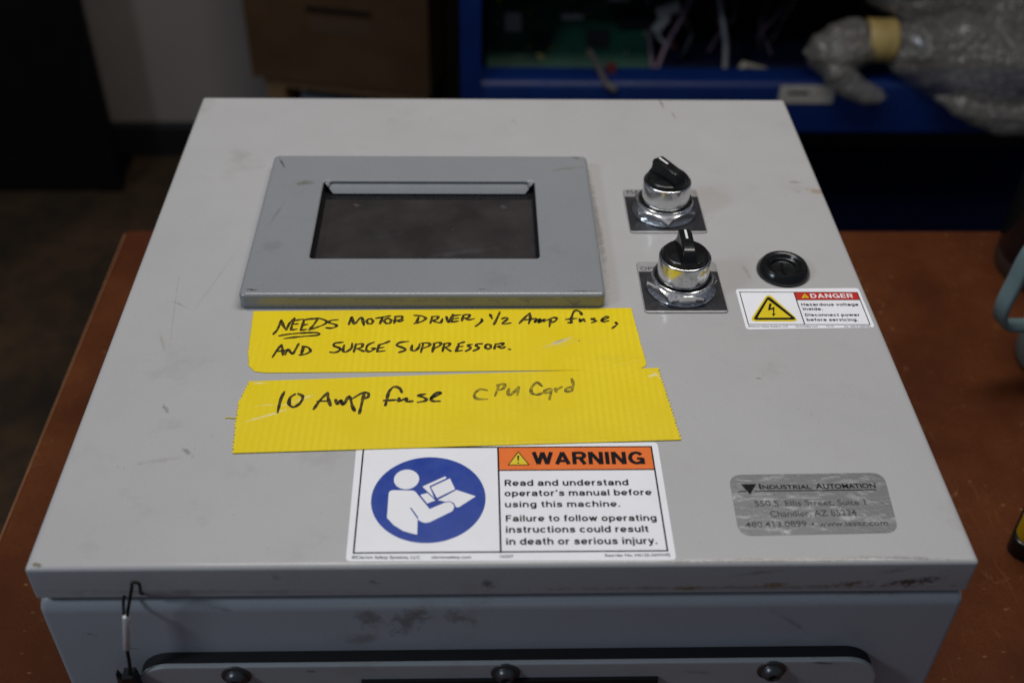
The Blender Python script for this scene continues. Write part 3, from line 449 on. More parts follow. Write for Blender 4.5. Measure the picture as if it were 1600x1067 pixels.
loops = [rrect(-W2 + i, W2 - i, -.0005 + i, D - i, max(.0020 - i * .6, .0004), z) for i, z in prof + [(RE + .0015, 0)]]
m.loft([rrect(-W2 + .0016, W2 - .0016, .0016, D - .0016, .002, -.0150), rrect(-W2 + .0016, W2 - .0016, .0016, D - .0016, .002, -.0192)] + loops[:4], 1, False, False)
m.loft(loops[3:], 0, False, True)
m.build('lid', [M_LID, M_RIM], enc, 40)

def bez(p, n=8):
    out = []; e = [p[0] * 2 - p[1]] + p + [p[-1] * 2 - p[-2]]
    for i in range(1, len(e) - 2):
        for k in range(n):
            t = k / n; a, b, c, d = e[i - 1:i + 3]; out.append(.5 * ((2 * b) + (c - a) * t + (2 * a - 5 * b + 4 * c - d) * t * t + (3 * b - a - 3 * c + d) * t ** 3))
    return out + [p[-1]]
# operator panel
pan = MB(); bx0, bx1, by0, by1 = -.1408, .0566, .1742, .3172; wx0, wx1, wy0, wy1 = -.1072, .0228, .2068, .2876
lp = [rrect(bx0, bx1, by0, by1, .0035, .0002, 4)] + [rrect(bx0 + i, bx1 - i, by0 + i, by1 - i, max(.0035 - i * .6, .001), .0090 - .0022 + .0022 * math.sin(R(a)), 4) for a, i in [(a, .0022 * (1 - math.cos(R(a)))) for a in (0, 18, 36, 54, 72, 90)]]
rw = .0006
lp += [rrect(bx0 + .004, bx1 - .004, by0 + .004, by1 - .004, .001, .0090, 4), rrect(wx0 - .001, wx1 + .001, wy0 - .001, wy1 + .001, .002, .0090, 4), rrect(wx0, wx1, wy0, wy1, .003, .0090, 4), rrect(wx0 + rw * .4, wx1 - rw * .4, wy0 + rw * .4, wy1 - rw * .4, .0028, .0088, 4), rrect(wx0 + rw, wx1 - rw, wy0 + rw, wy1 - rw, .0025, .0082, 4)]
pan.loft(lp, 0, False, False)
op = pan.build('operator_panel', M_BEZ, enc, 40)
tag(op, 'raised blue grey display frame with a dark screen')
def win(i, z): return rrect(wx0 + .0006 + i, wx1 - .0006 - i, wy0 + .0006 + i, wy1 - .0006 - i, .0012, z, 4)
m = MB(); m.loft([win(.0002, .0083), win(.0005, .0024)], 0, False, False, False); m.build('window_walls', M_RUBBER, op)  # inner walls of the window opening, black all round
m = MB()    # sloping painted lip along the far side of the window, mitred at both ends
m.loft([[(wx0 + .0004, wy1 - .0002, .0086), (wx1 - .0004, wy1 - .0002, .0086)], [(wx0 + .0009, wy1 - .0009, .0082), (wx1 - .0009, wy1 - .0009, .0082)], [(wx0 + .0064, wy1 - .0062, .0033), (wx1 - .0064, wy1 - .0062, .0033)], [(wx0 + .0064, wy1 - .0030, .0030), (wx1 - .0064, wy1 - .0030, .0030)]], 0, False, False, True, False)
m.tube(bez([Vector((wx0 + .0034, wy1 - .0034, .0066)), Vector((wx0 + .0040, wy1 - .0018, .0081)), Vector((wx0 + .0066, wy1 - .0008, .0086)), Vector((wx0 + .02, wy1 - .0008, .0086)), Vector((wx1 - .02, wy1 - .0008, .0086)), Vector((wx1 - .0066, wy1 - .0008, .0086)), Vector((wx1 - .0040, wy1 - .0018, .0081)), Vector((wx1 - .0034, wy1 - .0034, .0066))], 8), .0009, 10)
m.build('window_lip', M_BEZ, op)
m = MB(); m.box(wx0 - .002, wx1 + .002, wy0 - .002, wy1 + .002, .0004, .0024); m.build('screen_border', M_GLASSB, op)
m = MB(); m.poly([(-104.6, 203), (20.4, 203), (20.4, 275.6), (-104.6, 275.6)], .00243, .00262); m.build('screen', M_GLASS, op)

# selector switches
def switch(cx, cy, lever_deg, nut_deg, mat_collar, legend_txt, label, lx0, lx1, ly0, ly1, lyb):
    c = MB(); r = .0143
    c.loft([circ(cx, cy, r, z) if rr is None else circ(cx, cy, rr, z) for rr, z in ((.0138, .0062), (None, .0088), (None, .0218), (.0141, .0223), (.0137, .0226), (.0131, .0226), (.0129, .0222), (.0129, .0205))], 0, False, False)
    sw = c.build('selector_switch', mat_collar, enc, 45); tag(sw, label)
    n = MB(); N = 96; AF = .0172
    def hexr(k): a = (2 * math.pi * k / N - R(nut_deg)) % (math.pi / 3) - math.pi / 6; return min(AF / math.cos(a), .0195)
    def ring(f, z): return [(cx + f(k) * math.cos(2 * math.pi * k / N), cy + f(k) * math.sin(2 * math.pi * k / N), z(k)) for k in range(N)]
    n.loft([ring(lambda k: .0186, lambda k: .0010), ring(lambda k: .0192, lambda k: .0013), ring(lambda k: .0192, lambda k: .0019), ring(lambda k: min(hexr(k) - .0003, .0186), lambda k: .0021), ring(hexr, lambda k: .0024 + (hexr(k) - AF) * .55), ring(hexr, lambda k: .0076 - (hexr(k) - AF) * .7), ring(lambda k: .0169, lambda k: .0077), ring(lambda k: .0169, lambda k: .0086), ring(lambda k: .0166, lambda k: .0092), ring(lambda k: .0159, lambda k: .0094), ring(lambda k: .0153, lambda k: .0090), ring(lambda k: .0152, lambda k: .0060)], 0, True, False)
    n.build('mounting_nut', M_NUT, sw, 24)
    g = MB(); g.loft([circ(cx, cy, a, z) for a, z in ((.0152, .0066), (.0139, .0070))], 0, False, False); g.build('ring_seal', M_RUBBER, sw)
    k = MB()
    k.loft([circ(cx, cy, a, z) for a, z in ((.0127, .0200), (.0127, .0236), (.0125, .0243), (.0120, .0248), (.0112, .0250))], 0, False, True)
    pr = [(-12.4, 23.6), (-12.2, 26.0), (-11.2, 29.2), (-9.6, 31.4), (-7.4, 32.5), (-2, 32.7), (5, 32.8), (9.6, 32.8), (11.0, 32.2), (11.5, 30.6), (11.3, 28.2), (11.7, 26.0), (12.4, 23.6)]
    rot = Matrix.Rotation(R(lever_deg), 3, 'Z')
    def P(u, z, w): v = rot @ Vector((w, u, 0)); return (cx + v.x / 1000, cy + v.y / 1000, z / 1000)
    def hw(z): return 3.45 + max(0, (27.5 - z)) ** 2 * .11
    L = []
    for sgn in (-1, 1):
        L.append([P(u * .985, z - .5 if z > 31 else z, sgn * hw(z)) for u, z in pr]); 
    top = [[P(u, z, sgn * (hw(z) - .75)) for u, z in pr] for sgn in (-1, 1)]
    k.loft([list(reversed(L[0])), list(reversed(top[0])), list(reversed(top[1])), list(reversed(L[1]))], 0, True, True, True, False)
    k.add([P(1.5, 32.78 + .09, -.62), P(1.5, 32.78 + .09, .62), P(9.6, 32.82 + .08, .62), P(9.6, 32.82 + .08, -.62)], [(0, 1, 2, 3)], 1)
    k.build('knob', [M_BLACK, M_LINE], sw, 32)
    p = MB(); rounded_slab(p, lx0, lx1, ly0, ly1, .0001, .0009, .0022, .0003, 0, 4)
    p.loft([rrect(lx0 + .0004, lx1 - .0004, ly0 + .0014, lyb, .0006, .00098)], 1, False, True)
    s, a, b, cap = legend_txt; p.text(s, a, b, cap, .00098, 1, 0.0)
    lpz = p.build('legend_plate', [M_LEGEND, M_LEGENDB], sw)
M_LEGEND = plain('legend_aluminium', (.42, .41, .405), .42, .55, .5, .08, 200)
M_LEGENDB = plain('legend_black', (.022, .021, .024), .38, 0, .5, .25, 120)
switch(.1003, .2672, 31, 30, M_CHROME, L1TXT[0], 'rear black selector switch turned to the left with clean chrome collar', .0775, .1236, .2441, .2905, .2822)
switch(.1003, .1913, 0, 2, M_CHROMEY, L2TXT[0], 'front black selector switch pointing straight back with yellow patches on its collar', .0778, .1234, .1692, .2149, .2056)

# hole plug
m = MB(); cx, cy = .1608, .2068
m.loft([circ(cx, cy, a, z, 64) for a, z in ((.0148, .0001), (.0150, .0010), (.0148, .0022), (.0127, .0054), (.0121, .0058), (.0112, .0058), (.0100, .0055), (.0093, .0049), (.0088, .0040), (.0084, .0037), (.0078, .0034), (.0072, .0018), (.0055, .0013))], 0, False, True)
plug = m.build('hole_plug', M_BLACK, enc, 30); tag(plug, 'round black plastic hole plug with a recessed centre')
m = MB(); m.box(cx - .0006, cx + .0006, cy - .0052, cy + .0052, .0015, .0026); m.build('centre_rib', M_BLACK, plug)

# ---- warning label
def rounded_quad(q, r, n=4):
    q = [Vector(p) for p in q]; out = []
    for i in range(4):
        a, b, c = q[i - 1], q[i], q[(i + 1) % 4]; u = (a - b).normalized() * r; v = (c - b).normalized() * r
        for k in range(n + 1):
            t = k / n; out.append(tuple((b + u) * (1 - t) ** 2 + b * 2 * t * (1 - t) + (b + v) * t ** 2))
    return out
def frame(mb, q, w, z, mi=0):
    q = [Vector(p) for p in q]; c = sum(q, Vector((0, 0))) / 4; n = len(q); ins = []
    for i in range(n):
        d1 = (q[i - 1] - q[i]).normalized(); d2 = (q[(i + 1) % n] - q[i]).normalized(); b = d1 + d2
        ins.append(q[i] + b * (w / max(.3, abs(d1.x * d2.y - d1.y * d2.x))))
    vs = [(p.x / 1000, p.y / 1000, z) for p in q + ins]
    mb.add(vs, [(i, (i + 1) % n, n + (i + 1) % n, n + i) for i in range(n)], mi)
def bar(mb, a, b, w, z, mi=0):
    a = Vector(a); b = Vector(b); d = (b - a).normalized(); nn = Vector((-d.y, d.x)) * w / 2
    mb.add([((p.x) / 1000, p.y / 1000, z) for p in (a - nn, b - nn, b + nn, a + nn)], [(0, 1, 2, 3)], mi)
def disc(mb, c, rx, ry, z, mi=0, n=64): mb.add([((c[0] + rx * math.cos(2 * math.pi * k / n)) / 1000, (c[1] + ry * math.sin(2 * math.pi * k / n)) / 1000, z) for k in range(n)], [tuple(range(n))], mi)
def round_tri(q, r, n=5):
    q = [Vector(p) for p in q]; out = []
    for i in range(3):
        a, b, c = q[i - 1], q[i], q[(i + 1) % 3]; u = (a - b).normalized() * r; v = (c - b).normalized() * r
        for k in range(n + 1):
            t = k / n; out.append(tuple((b + u) * (1 - t) ** 2 + b * 2 * t * (1 - t) + (b + v) * t ** 2))
    return out
Z = [.00014 + .00003 * k for k in range(9)]
m = MB(); m.poly(rounded_quad(WARN_BASE, 2.2), .00002, Z[0]); wl = m.build('warning_label', M_WHITE, enc)
tag(wl, 'white and orange warning sticker with a blue read the manual symbol')
m = MB(); m.poly(WHDR, Z[1]); m.build('header_panel', M_ORANGE, wl)
m = MB(); frame(m, WFRAME, .75, Z[2]); bar(m, WDIV[0], WDIV[1], .8, Z[3]); bar(m, WHDR[3], WHDR[2], .6, Z[4]); m.build('border_lines', M_INKB, wl)
m = MB(); disc(m, (-34.85, 37.55), 25.7, 25.5, Z[1], 0)
m.poly(WPOLY['body'], Z[2], None, 1); m.poly(WPOLY['armslit'], Z[3], None, 0)
hh = WHEAD; disc(m, hh[0], (hh[2][0] - hh[1][0]) / 2, (hh[3][1] - hh[4][1]) / 2, Z[2], 1, 32)
m.poly(WPOLY['pageback'], Z[2], None, 1); m.poly(WPOLY['pageleft'], Z[3], None, 1); m.poly(WPOLY['pageright'], Z[4], None, 1); m.poly(WPOLY['hand'], Z[5], None, 1)
pl_ = WPOLY['pageleft']; bar(m, pl_[0], pl_[1], .5, Z[5]); bar(m, pl_[0], pl_[3], .5, Z[6]); bar(m, pl_[3], pl_[2], .5, Z[7])
m.build('pictogram', [M_BLUE, M_WHITE], wl)
m = MB(); m.poly(WTRI, Z[2], None, 1)
c = Vector(((WTRI[0][0] + WTRI[1][0] + WTRI[2][0]) / 3, (WTRI[0][1] + WTRI[1][1] + WTRI[2][1]) / 3)); m.poly([tuple(c + (Vector(p) - c) * .84) for p in WTRI], Z[3], None, 0)
m.poly([(WEXC[0][0] - .5, WEXC[0][1]), (WEXC[0][0] + .5, WEXC[0][1]), (WEXC[1][0] + .28, WEXC[1][1]), (WEXC[1][0] - .28, WEXC[1][1])], Z[4], None, 1); disc(m, WEXC[2], .45, .45, Z[4], 1, 12)
m.build('alert_triangle', [M_YEL, M_INKB], wl)
m = MB()
for s, a, b, cap in WTXT: m.sans(s, a, b, cap, Z[3], 0, .225)
for s, a, b, cap in WTXT2: m.sans(s, a, b, cap, Z[3], 0, .20)
for s, a, b, cap in WTXT3: m.text(s, a, b, cap, Z[3], 0, .012)
m.build('lettering', M_INKB, wl)

# ---- danger label
m = MB(); m.poly(rounded_quad(DBASE, 2.0), .00002, Z[0]); dl = m.build('danger_label', M_WHITE, enc); tag(dl, 'white and red danger sticker with a yellow lightning triangle')
m = MB(); m.poly(DHDR, Z[1]); m.build('header_panel', M_RED, dl)
m = MB(); frame(m, DFRAME, .5, Z[2]); bar(m, DDIV[0], DDIV[1], .55, Z[3]); bar(m, DHDR[3], DHDR[2], .4, Z[4]); m.build('border_lines', M_INKB, dl)
m = MB(); m.poly(round_tri(DTRI_Y, 4.5), Z[1], None, 0); m.poly(round_tri(DTRI_K, 2.6), Z[2], None, 1); m.poly(round_tri(DTRI_I, .5), Z[3], None, 0); m.poly(DBOLT, Z[4], None, 1); m.build('pictogram', [M_YEL, M_INKB], dl)
m = MB(); m.poly(DMINI, Z[2], None, 0); c = sum((Vector(p) for p in DMINI), Vector((0, 0))) / 3; bar(m, c + Vector((0, 1.0)), c + Vector((0, -.2)), .45, Z[3], 1); disc(m, c + Vector((0, -.7)), .28, .28, Z[3], 1, 10); m.build('alert_triangle', [M_YEL, M_INKB], dl)
m = MB()
for s, a, b, cap in DTXT1: m.sans(s, a, b, cap, Z[3], 1, .19)
for s, a, b, cap in DTXT2: m.sans(s, a, b, cap, Z[3], 0, .205)
for s, a, b, cap in DTXT3: m.text(s, a, b, cap, Z[3], 0, .008)
m.build('lettering', [M_INKB, M_WHITE], dl)

# ---- maker's plate
m = MB(); m.poly(rounded_quad(PBASE, 6.5, 6), .00002, Z[1]); mp = m.build('maker_plate', M_FOIL, enc); tag(mp, 'silver foil address plate with rounded corners')
m = MB(); m.poly(PTRI, Z[3])
for a, b in PLINE: bar(m, a, b, .55, Z[3])
for s, a, b, cap in PTXT1: m.text(s, a, b, cap, Z[4], 0, .022)
disc(m, PDOT[0], .55, .55, Z[3], 0, 12)
for s, a, b, cap in PTXT2: m.text(s, a, b, cap, Z[3], 1, .006)
m.build('lettering', [M_INKB, plain('grey_print', (.018, .018, .02), .5)], mp)

# ---- yellow tape with handwriting
def torn(pts, ends, amp, pitch):
    """roughen the torn ends of a tape outline (indices of the edges that are torn)"""
    out = []
    for i, p in enumerate(pts):
        a = Vector(p); b = Vector(pts[(i + 1) % len(pts)]); out.append(p)
        if i in ends:
            n = max(2, int((b - a).length / pitch)); d = (b - a).normalized(); nn = Vector((-d.y, d.x))
            for k in range(1, n): q = a.lerp(b, k / n) + nn * (amp if k % 2 else -amp) * random.uniform(.3, 1.2); out.append(tuple(q))
    return out
m = MB(); m.poly(torn(TAPE1, (2, 3, 10, 11), .4, 1.0), .00006, .00038); t1 = m.build('tape_strip', M_TAPE1, enc); tag(t1, 'upper yellow tape strip with two handwritten lines')
m = MB()
for i, s in enumerate(INK1): m.stroke(s, 1.45, .00041 + .0000025 * (i % 12))
m.build('handwriting', M_INK, t1)
m = MB(); m.poly(torn(TAPE2, (2, 3, 6, 7, 8), .5, 1.1), .00030, .00062); t2 = m.build('tape_strip', M_TAPE2, enc); tag(t2, 'lower yellow tape strip with a ragged left end and part faded writing')
m = MB()
for i, s in enumerate(INK2): m.stroke(s, 1.6, .00065 + .0000025 * (i % 12))
for i, s in enumerate(INK3): m.stroke(s, 1.55, .00065 + .0000025 * (i % 12), 1)
m.build('handwriting', [M_INK, M_INKF], t2)
m = MB(); m.tube([(-.1275, .0895, .0005), (-.130, .0893, .0006), (-.1325, .0897, .0004), (-.1345, .0895, .0003)], .00022, 6); m.build('loose_thread', M_TAPE2, t2)

# ---- bolted cover on the front
def front_slab(mb, x0, x1, z0, z1, y0, y1, rc, re, mi=0):
    """slab on the front face, its outer face at y1 (towards the camera)"""
    lo = [[(p[0], y0, p[1]) for p in rrect(x0, x1, z0, z1, rc, 0, 8)]]
    for k in range(5):
        a = R(90 * k / 4); i = re * (1 - math.cos(a)); lo.append([(p[0], y1 + re - re * math.sin(a), p[1]) for p in rrect(x0 + i, x1 - i, z0 + i, z1 - i, rc - i, 0, 8)])
    i = re + .0012; lo.append([(p[0], y1, p[1]) for p in rrect(x0 + i, x1 - i, z0 + i, z1 - i, rc - i, 0, 8)])
    mb.loft(lo, mi, True, True)
m = MB(); front_slab(m, -.1685, .1725, -.165, -.0590, -.0074, -.0096, .0165, .0007); cov = m.build('cover_plate', M_COVER, enc, 40); tag(cov, 'rounded grey cover plate bolted to the front')
m = MB(); front_slab(m, -.1680, .1720, -.1645, -.0596, -.0008, -.0074, .0160, .0003); m.build('cover_seal', M_RUBBER, cov)
m = MB(); m.box(-.066, .070, -.0115, -.0090, -.112, -.0695); m.build('nameplate', M_RUBBER, cov)
bolt0 = None
for x in (-.1222, -.0002, .1221):
    m = MB(); z = -.0655
    def ry(r, y): return [(x + r * math.cos(2 * math.pi * k / 28), y, z + r * math.sin(2 * math.pi * k / 28)) for k in range(28)]
    m.loft([ry(.0066, -.0092), ry(.0068, -.0096), ry(.0067, -.0102), ry(.0062, -.0104), ry(.0049, -.0105), ry(.0048, -.0112), ry(.0044, -.0126), ry(.0036, -.0136), ry(.0026, -.0141), ry(.0022, -.0142), ry(.0021, -.0120)], 0, False, True)
    m.build('bolt', M_STEEL, cov, 30)

# ------------------------------------------------------------------ wire lanyard hanging at the seam
T = {k: Vector(v[0]) / 1000 for k, v in TETHER.items()}
lan = empty('wire_lanyard', T['clip'], 'thin black wire lanyard with a silver crimp hanging at the grey lid', 'lanyard')
M_WIRE = plain('sleeved_wire', (.012, .011, .010), .45, 0, .4, .3, 900)
m = MB()
m.tube(bez([T['f0'] + Vector((.0004, 0, -.004)), T['f0'] + Vector((.0010, 0, .002)), T['tip'] + Vector((-.0012, .002, -.005)), T['tip'] + Vector((0, .001, -.0003)), T['tip'] + Vector((.0016, .0035, -.0045)), T['gapR'] + Vector((0, -.001, .001)), T['gapR'] + Vector((.0005, .004, -.004))]), .00072, 8)
m.tube(bez([T['f0'] + Vector((-.0006, 0, -.004)), T['f0'] + Vector((-.0010, .001, .0005)), T['gapL'] + Vector((0, -.0012, -.0012)), T['gapL'] + Vector((0, .003, -.0014))]), .00072, 8)
m.tube(bez([T['f1'] + Vector((0, 0, .004)), T['f1'], T['mid'], T['clip'] + Vector((0, 0, .001)), T['clip'] + Vector((.0005, .002, -.012))]), .00085, 8)
m.build('cable', M_WIRE, lan)
m = MB(); m.tube([T['f0'] + Vector((0, 0, .0006)), T['f0'], T['f1'], T['f1'] + Vector((0, 0, -.0006))], [.0012, .0016, .0016, .0012], 14); m.build('crimp_sleeve', M_ZINC, lan)
m = MB(); c = T['clip']; rounded = [Vector((-.0030, 0, .0035)), Vector((.0022, 0, .0040)), Vector((.0040, 0, -.010)), Vector((.0045, 0, -.034)), Vector((-.0020, 0, -.034)), Vector((-.0034, 0, -.008))]
m.loft([[c + v + Vector((0, dy, 0)) for v in rounded] for dy in (.0035, -.0025)], 0, True, True, False); m.build('clip', plain('clip_black', (.012, .011, .011), .35, 0, .5), lan)
m = MB(); m.loft([[(c.x + .0005 + a * math.cos(2 * math.pi * k / 14), y, c.z - .003 + a * math.sin(2 * math.pi * k / 14)) for k in range(14)] for a, y in ((.0013, c.y - .0024), (.0012, c.y - .0034), (.0006, c.y - .0038))], 0, False, True); m.build('rivet', M_STEEL, lan)
m = MB(); m.loft([[c + Vector(v) + Vector((-.0065, dy, -.002)) for v in ((0, 0, .004), (.003, 0, -.006), (.003, 0, -.03), (-.0025, 0, -.03))] for dy in (.004, .001)], 0, True, True, False); m.build('prong', M_STEEL, lan)

# ------------------------------------------------------------------ things at the right end of the bench
MUGX = .006
mug = empty('mug', (.463, .352, -.2), 'teal grey mug with a square handle at the right end of the bench', 'mug')
M_MUG = plain('teal_enamel', (.16, .235, .245), .35, 0, .5, .12, 40)
m = MB(); cx, cy = .4530, .352
m.loft([circ(cx, cy, r, z) for r, z in ((.037, -.1998), (.040, -.1985), (.0415, -.195), (.0425, -.17), (.0445, -.06), (.0452, -.052), (.0440, -.0512), (.0428, -.054), (.0405, -.19))], 0, True, True); m.build('body', M_MUG, mug)
m = MB(); hp = bez([Vector((.4150, .338, -.066)), Vector((.396, .331, -.0575)), Vector((.378, .327, -.060)), Vector((.3655, .3245, -.078)), Vector((.3615, .3235, -.105)), Vector((.3595, .323, -.128)), Vector((.3650, .3245, -.142)), Vector((.380, .328, -.1475)), Vector((.4170, .338, -.152))], 6)
loops = []
for i, p in enumerate(hp):
    tt = (hp[min(i + 1, len(hp) - 1)] - hp[max(i - 1, 0)]).normalized(); s = Vector((-.25, .968, 0)).normalized(); s = (s - tt * s.dot(tt)).normalized(); nn = tt.cross(s)
    p = p + Vector((MUGX, 0, .0065)); loops.append([p + s * a * .0070 + nn * b * .0024 for a, b in ((-1, -.5), (-.8, -1), (.8, -1), (1, -.5), (1, .5), (.8, 1), (-.8, 1), (-1, .5))])
m.loft(loops, 0, True, True); m.build('handle', M_MUG, mug, 50)
jar = empty('bottle', (.493, .475, -.2), 'black bottle with a brown base band behind the mug', 'bottle')
m = MB(); m.loft([circ(.493, .475, r, z) for r, z in ((.0535, -.183), (.054, -.18), (.054, -.07), (.051, -.055), (.035, -.035), (.022, -.028), (.022, .0), (.020, .002))], 0, False, True); m.build('body', M_BLACK, jar)
m = MB(); m.loft([circ(.493, .475, r, z) for r, z in ((.051, -.1998), (.053, -.1985), (.0538, -.196), (.0538, -.1832))], 0, True, False); m.build('base_band', plain('brown_band', (.055, .035, .03), .5), jar)
tool = empty('tape_measure', (.385, .17, -.2), 'yellow and black hand tool lying at the right edge of the bench', 'hand tool')
def rot_slab(name, x0, x1, y0, y1, z0, z1, rc, re, mat):
    b = MB(); rounded_slab(b, x0, x1, y0, y1, z0, z1, rc, re, 0, 6); A = Matrix.Translation((.3800, .1675, 0)) @ Matrix.Rotation(R(-36), 4, 'Z')
    b.v = [tuple(A @ Vector(p)) for p in b.v]; return b.build(name, mat, tool)
rot_slab('base_grip', -.036, .036, -.030, .030, -.1998, -.1860, .010, .002, M_BLACK)
rot_slab('case', -.0345, .0345, -.0285, .0285, -.1858, -.137, .011, .012, plain('yellow_casing', (.68, .43, .008), .4, 0, .5, .1))
rot_slab('side_pad', -.0352, .0352, -.014, .018, -.160, -.133, .009, .010, plain('dark_yellow_pad', (.16, .085, .01), .55))

# ------------------------------------------------------------------ behind the bench, left: cabinet and cardboard box
cab = empty('partition_panel', (-1.15, 1.75, FZ), 'tall black partition panel standing before the wall at far left', 'panel')
M_CAB = plain('panel_black', (.0045, .004, .0045), .6, 0, .15, .3, 20)
m = MB(); m.box(-1.6, -.7722, 1.745, 1.765, FZ + .012, .55); m.build('panel', M_CAB, cab)
m = MB(); m.box(-.772, -.7665, 1.742, 1.768, FZ + .012, .55); m.build('edge_strip', M_CAB, cab)
for x in (-1.5, -.80):
    m = MB(); m.box(x - .02, x + .02, 1.75, 1.89, FZ, FZ + .0118); m.build('foot', M_CAB, cab)
def card():
    t = NT('cardboard'); c = t.mix(t.ramp(t.noise(7, 5, .6), .35, .65), (.072, .036, .0155), (.105, .056, .027)); fl = t.noise(40, 2, .5, t.mapping((8, 8, .4)))
    t.set(t.mix(t.ramp(fl, .4, .7, 0, .3), c, (.06, .03, .013)), .75, 0, .2); return t.m
M_CARD = card()
cb = empty('cardboard_box', (-.28, 1.76, -.67), 'brown cardboard carton with a dark hand slot standing beside the blue rack', 'box')
ang = math.atan2(-.075, .351); A = Matrix.Translation((-.456, 1.733, -.67)) @ Matrix.Rotation(ang, 4, 'Z')
bw, bd, bh = .359, .105, .40
m = MB(); m.box(0, bw, 0, bd, .0, bh, 0, A); m.build('carton', M_CARD, cb)
m = MB(); m.box(.124, .250, -.0012, .002, .146, .159, 0, A); m.build('hand_slot', plain('slot_shadow_brown', (.022, .014, .009), .8, 0, .1), cb)
m = MB(); m.box(.128, .248, -.0016, -.0003, .108, .140, 0, A); m.build('printed_patch', plain('brown_print', (.078, .040, .019), .7), cb)
m = MB(); m.box(.004, bw - .004, -.0025, -.0003, .262, bh - .002, 0, A); m.build('flap', M_CARD, cb)
db = MB(); db.box(-.135, -.047, 1.80, 1.825, FZ, .2); tag(db.build('board', plain('gap_darkener', (.022, .015, .012), .6, 0, .2)), 'narrow dark brown sheet added to darken the gap between the carton and the blue rack', 'board')  # made-up dark sheet, put in so the gap beside the rack looks dark
st = empty('stool', (-.29, 1.79, FZ), 'low wooden stool carrying the cardboard carton', 'stool')
M_TAN = plain('tan_wood', (.20, .115, .05), .6, 0, .4, .2, 40)
m = MB(); m.box(.018, bw - .008, .012, bd - .004, -.022, -.0005, 0, A); m.build('seat', M_TAN, st)
for lx in (.022, bw - .05):
    for ly in (.014, bd - .036):
        m = MB(); m.box(lx, lx + .036, ly, ly + .03, FZ + .67, -.0225, 0, A); m.build('leg', M_TAN, st)
m = MB(); m.box(.085, .225, .022, bd - .01, FZ + .67, -.05, 0, A); tag(m.build('storage_tub', plain('blue_grey_tub', (.16, .19, .24), .5)), 'blue grey plastic tub tucked under the cardboard carton', 'tub')

# ------------------------------------------------------------------ behind the bench, right: blue steel rack with its load
rk = empty('storage_rack', (.45, 1.43, FZ), 'blue steel storage rack full of electronics behind the bench', 'rack')
def bluem():
    t = NT('rack_blue'); c = t.mix(t.ramp(t.noise(12, 4), .3, .7), (.0014, .0135, .085), (.002, .018, .11)); t.set(c, t.ramp(t.noise(40, 3), .3, .7, .35, .5), 0, .35); return t.m
M_RB = bluem()
m = MB(); m.loft([[(x, 1.2, -.482), (x, 1.2, -.412), (x, 1.2035, -.404), (x, 1.211, -.4005), (x, 1.245, -.4000), (x, 1.245, -.482)] for x in (-.0075, 1.2)], 0, True, True, True); m.build('front_rail', M_RB, rk, 60)
for x in (-.038, 1.2005):
    m = MB(); m.box(x, x + .030, 1.197, 1.25, FZ, .55); m.build('post', M_RB, rk)
    m = MB(); m.box(x, x + .030, 1.65, 1.70, FZ, .55); m.build('post', M_RB, rk)
M_RD = plain('rack_deck_dark', (.012, .016, .045), .5)
m = MB(); m.box(-.007, 1.2, 1.2455, 1.69, -.455, -.435); m.build('shelf', M_RD, rk)
m = MB(); m.box(-.007, 1.2, 1.205, 1.69, -.250, -.185); m.build('shelf', M_RB, rk)  # unseen upper shelf, added low so that it shades the load below
m = MB(); m.box(-.007, 1.2, 1.21, 1.69, -.83, -.80); m.build('shelf', plain('rack_navy', (.006, .012, .05), .6, 0, .2), rk)
m = MB(); m.box(-.007, 1.2, 1.691, 1.699, FZ + .02, .5); m.build('back_panel', M_RUBBER, rk)
m = MB(); m.box(-.0375, -.0325, 1.251, 1.649, FZ + .02, .5); m.build('side_panel', M_RUBBER, rk)
m = MB(); m.box(.4345, .5165, 1.1975, 1.1998, -.4325, -.4045); cdl = m.build('label_card', plain('card_white', (.40, .37, .33), .6), rk)
m = MB(); m.box(.446, .478, 1.1968, 1.1974, -.417, -.413); m.build('print_line', M_INKB, cdl)

# circuit board leaning on the shelf
A = Matrix.Translation((.001, 1.31, -.4345)) @ Matrix.Rotation(R(46), 4, 'X')
pc = empty('circuit_board', (.12, 1.35, -.435), 'green circuit board leaning at the left end of the blue rack shelf', 'circuit board')
t = NT('pcb_green'); c = t.mix(t.ramp(t.noise(45, 4), .35, .7), (.005, .055, .030), (.010, .085, .048)); t.set(c, .5, 0, .25)
m = MB(); m.box(0, .262, 0, .245, 0, .003, 0, A); m.build('board', t.m, pc)
def comp(name, u0, u1, v0, v1, h, mat): b = MB(); b.box(u0, u1, v0, v1, .0032, .0032 + h, 0, A); return b.build(name, mat, pc)
M_CW = plain('component_white', (.42, .41, .39), .5); M_CK = plain('component_black', (.010, .010, .011), .4); M_CG = plain('component_green', (.03, .26, .08), .4); M_CY = plain('component_yellow', (.45, .36, .02), .4); M_CS = plain('component_metal', (.5, .5, .52), .3, 1)
comp('chip', .028, .054, .056, .086, .004, M_CW); comp('connector', .116, .150, .075, .083, .008, M_CW); comp('terminal_block', .084, .108, .130, .160, .014, M_CG); comp('capacitor', .015, .022, .10, .138, .010, M_CY)
comp('connector', .168, .198, .122, .130, .010, M_CW); comp('connector', .190, .222, .104, .111, .010, M_CW); comp('heat_sink', .125, .16, .135, .20, .02, M_CK); comp('chip', .07, .10, .03, .055, .003, M_CK); comp('chip', .155, .19, .03, .06, .003, M_CK); comp('relay', .04, .075, .105, .125, .015, M_CK); comp('relay', .205, .25, .06, .095, .016, M_CK); comp('fuse_clip', .152, .160, .088, .096, .008, M_CS)
random.seed(3)
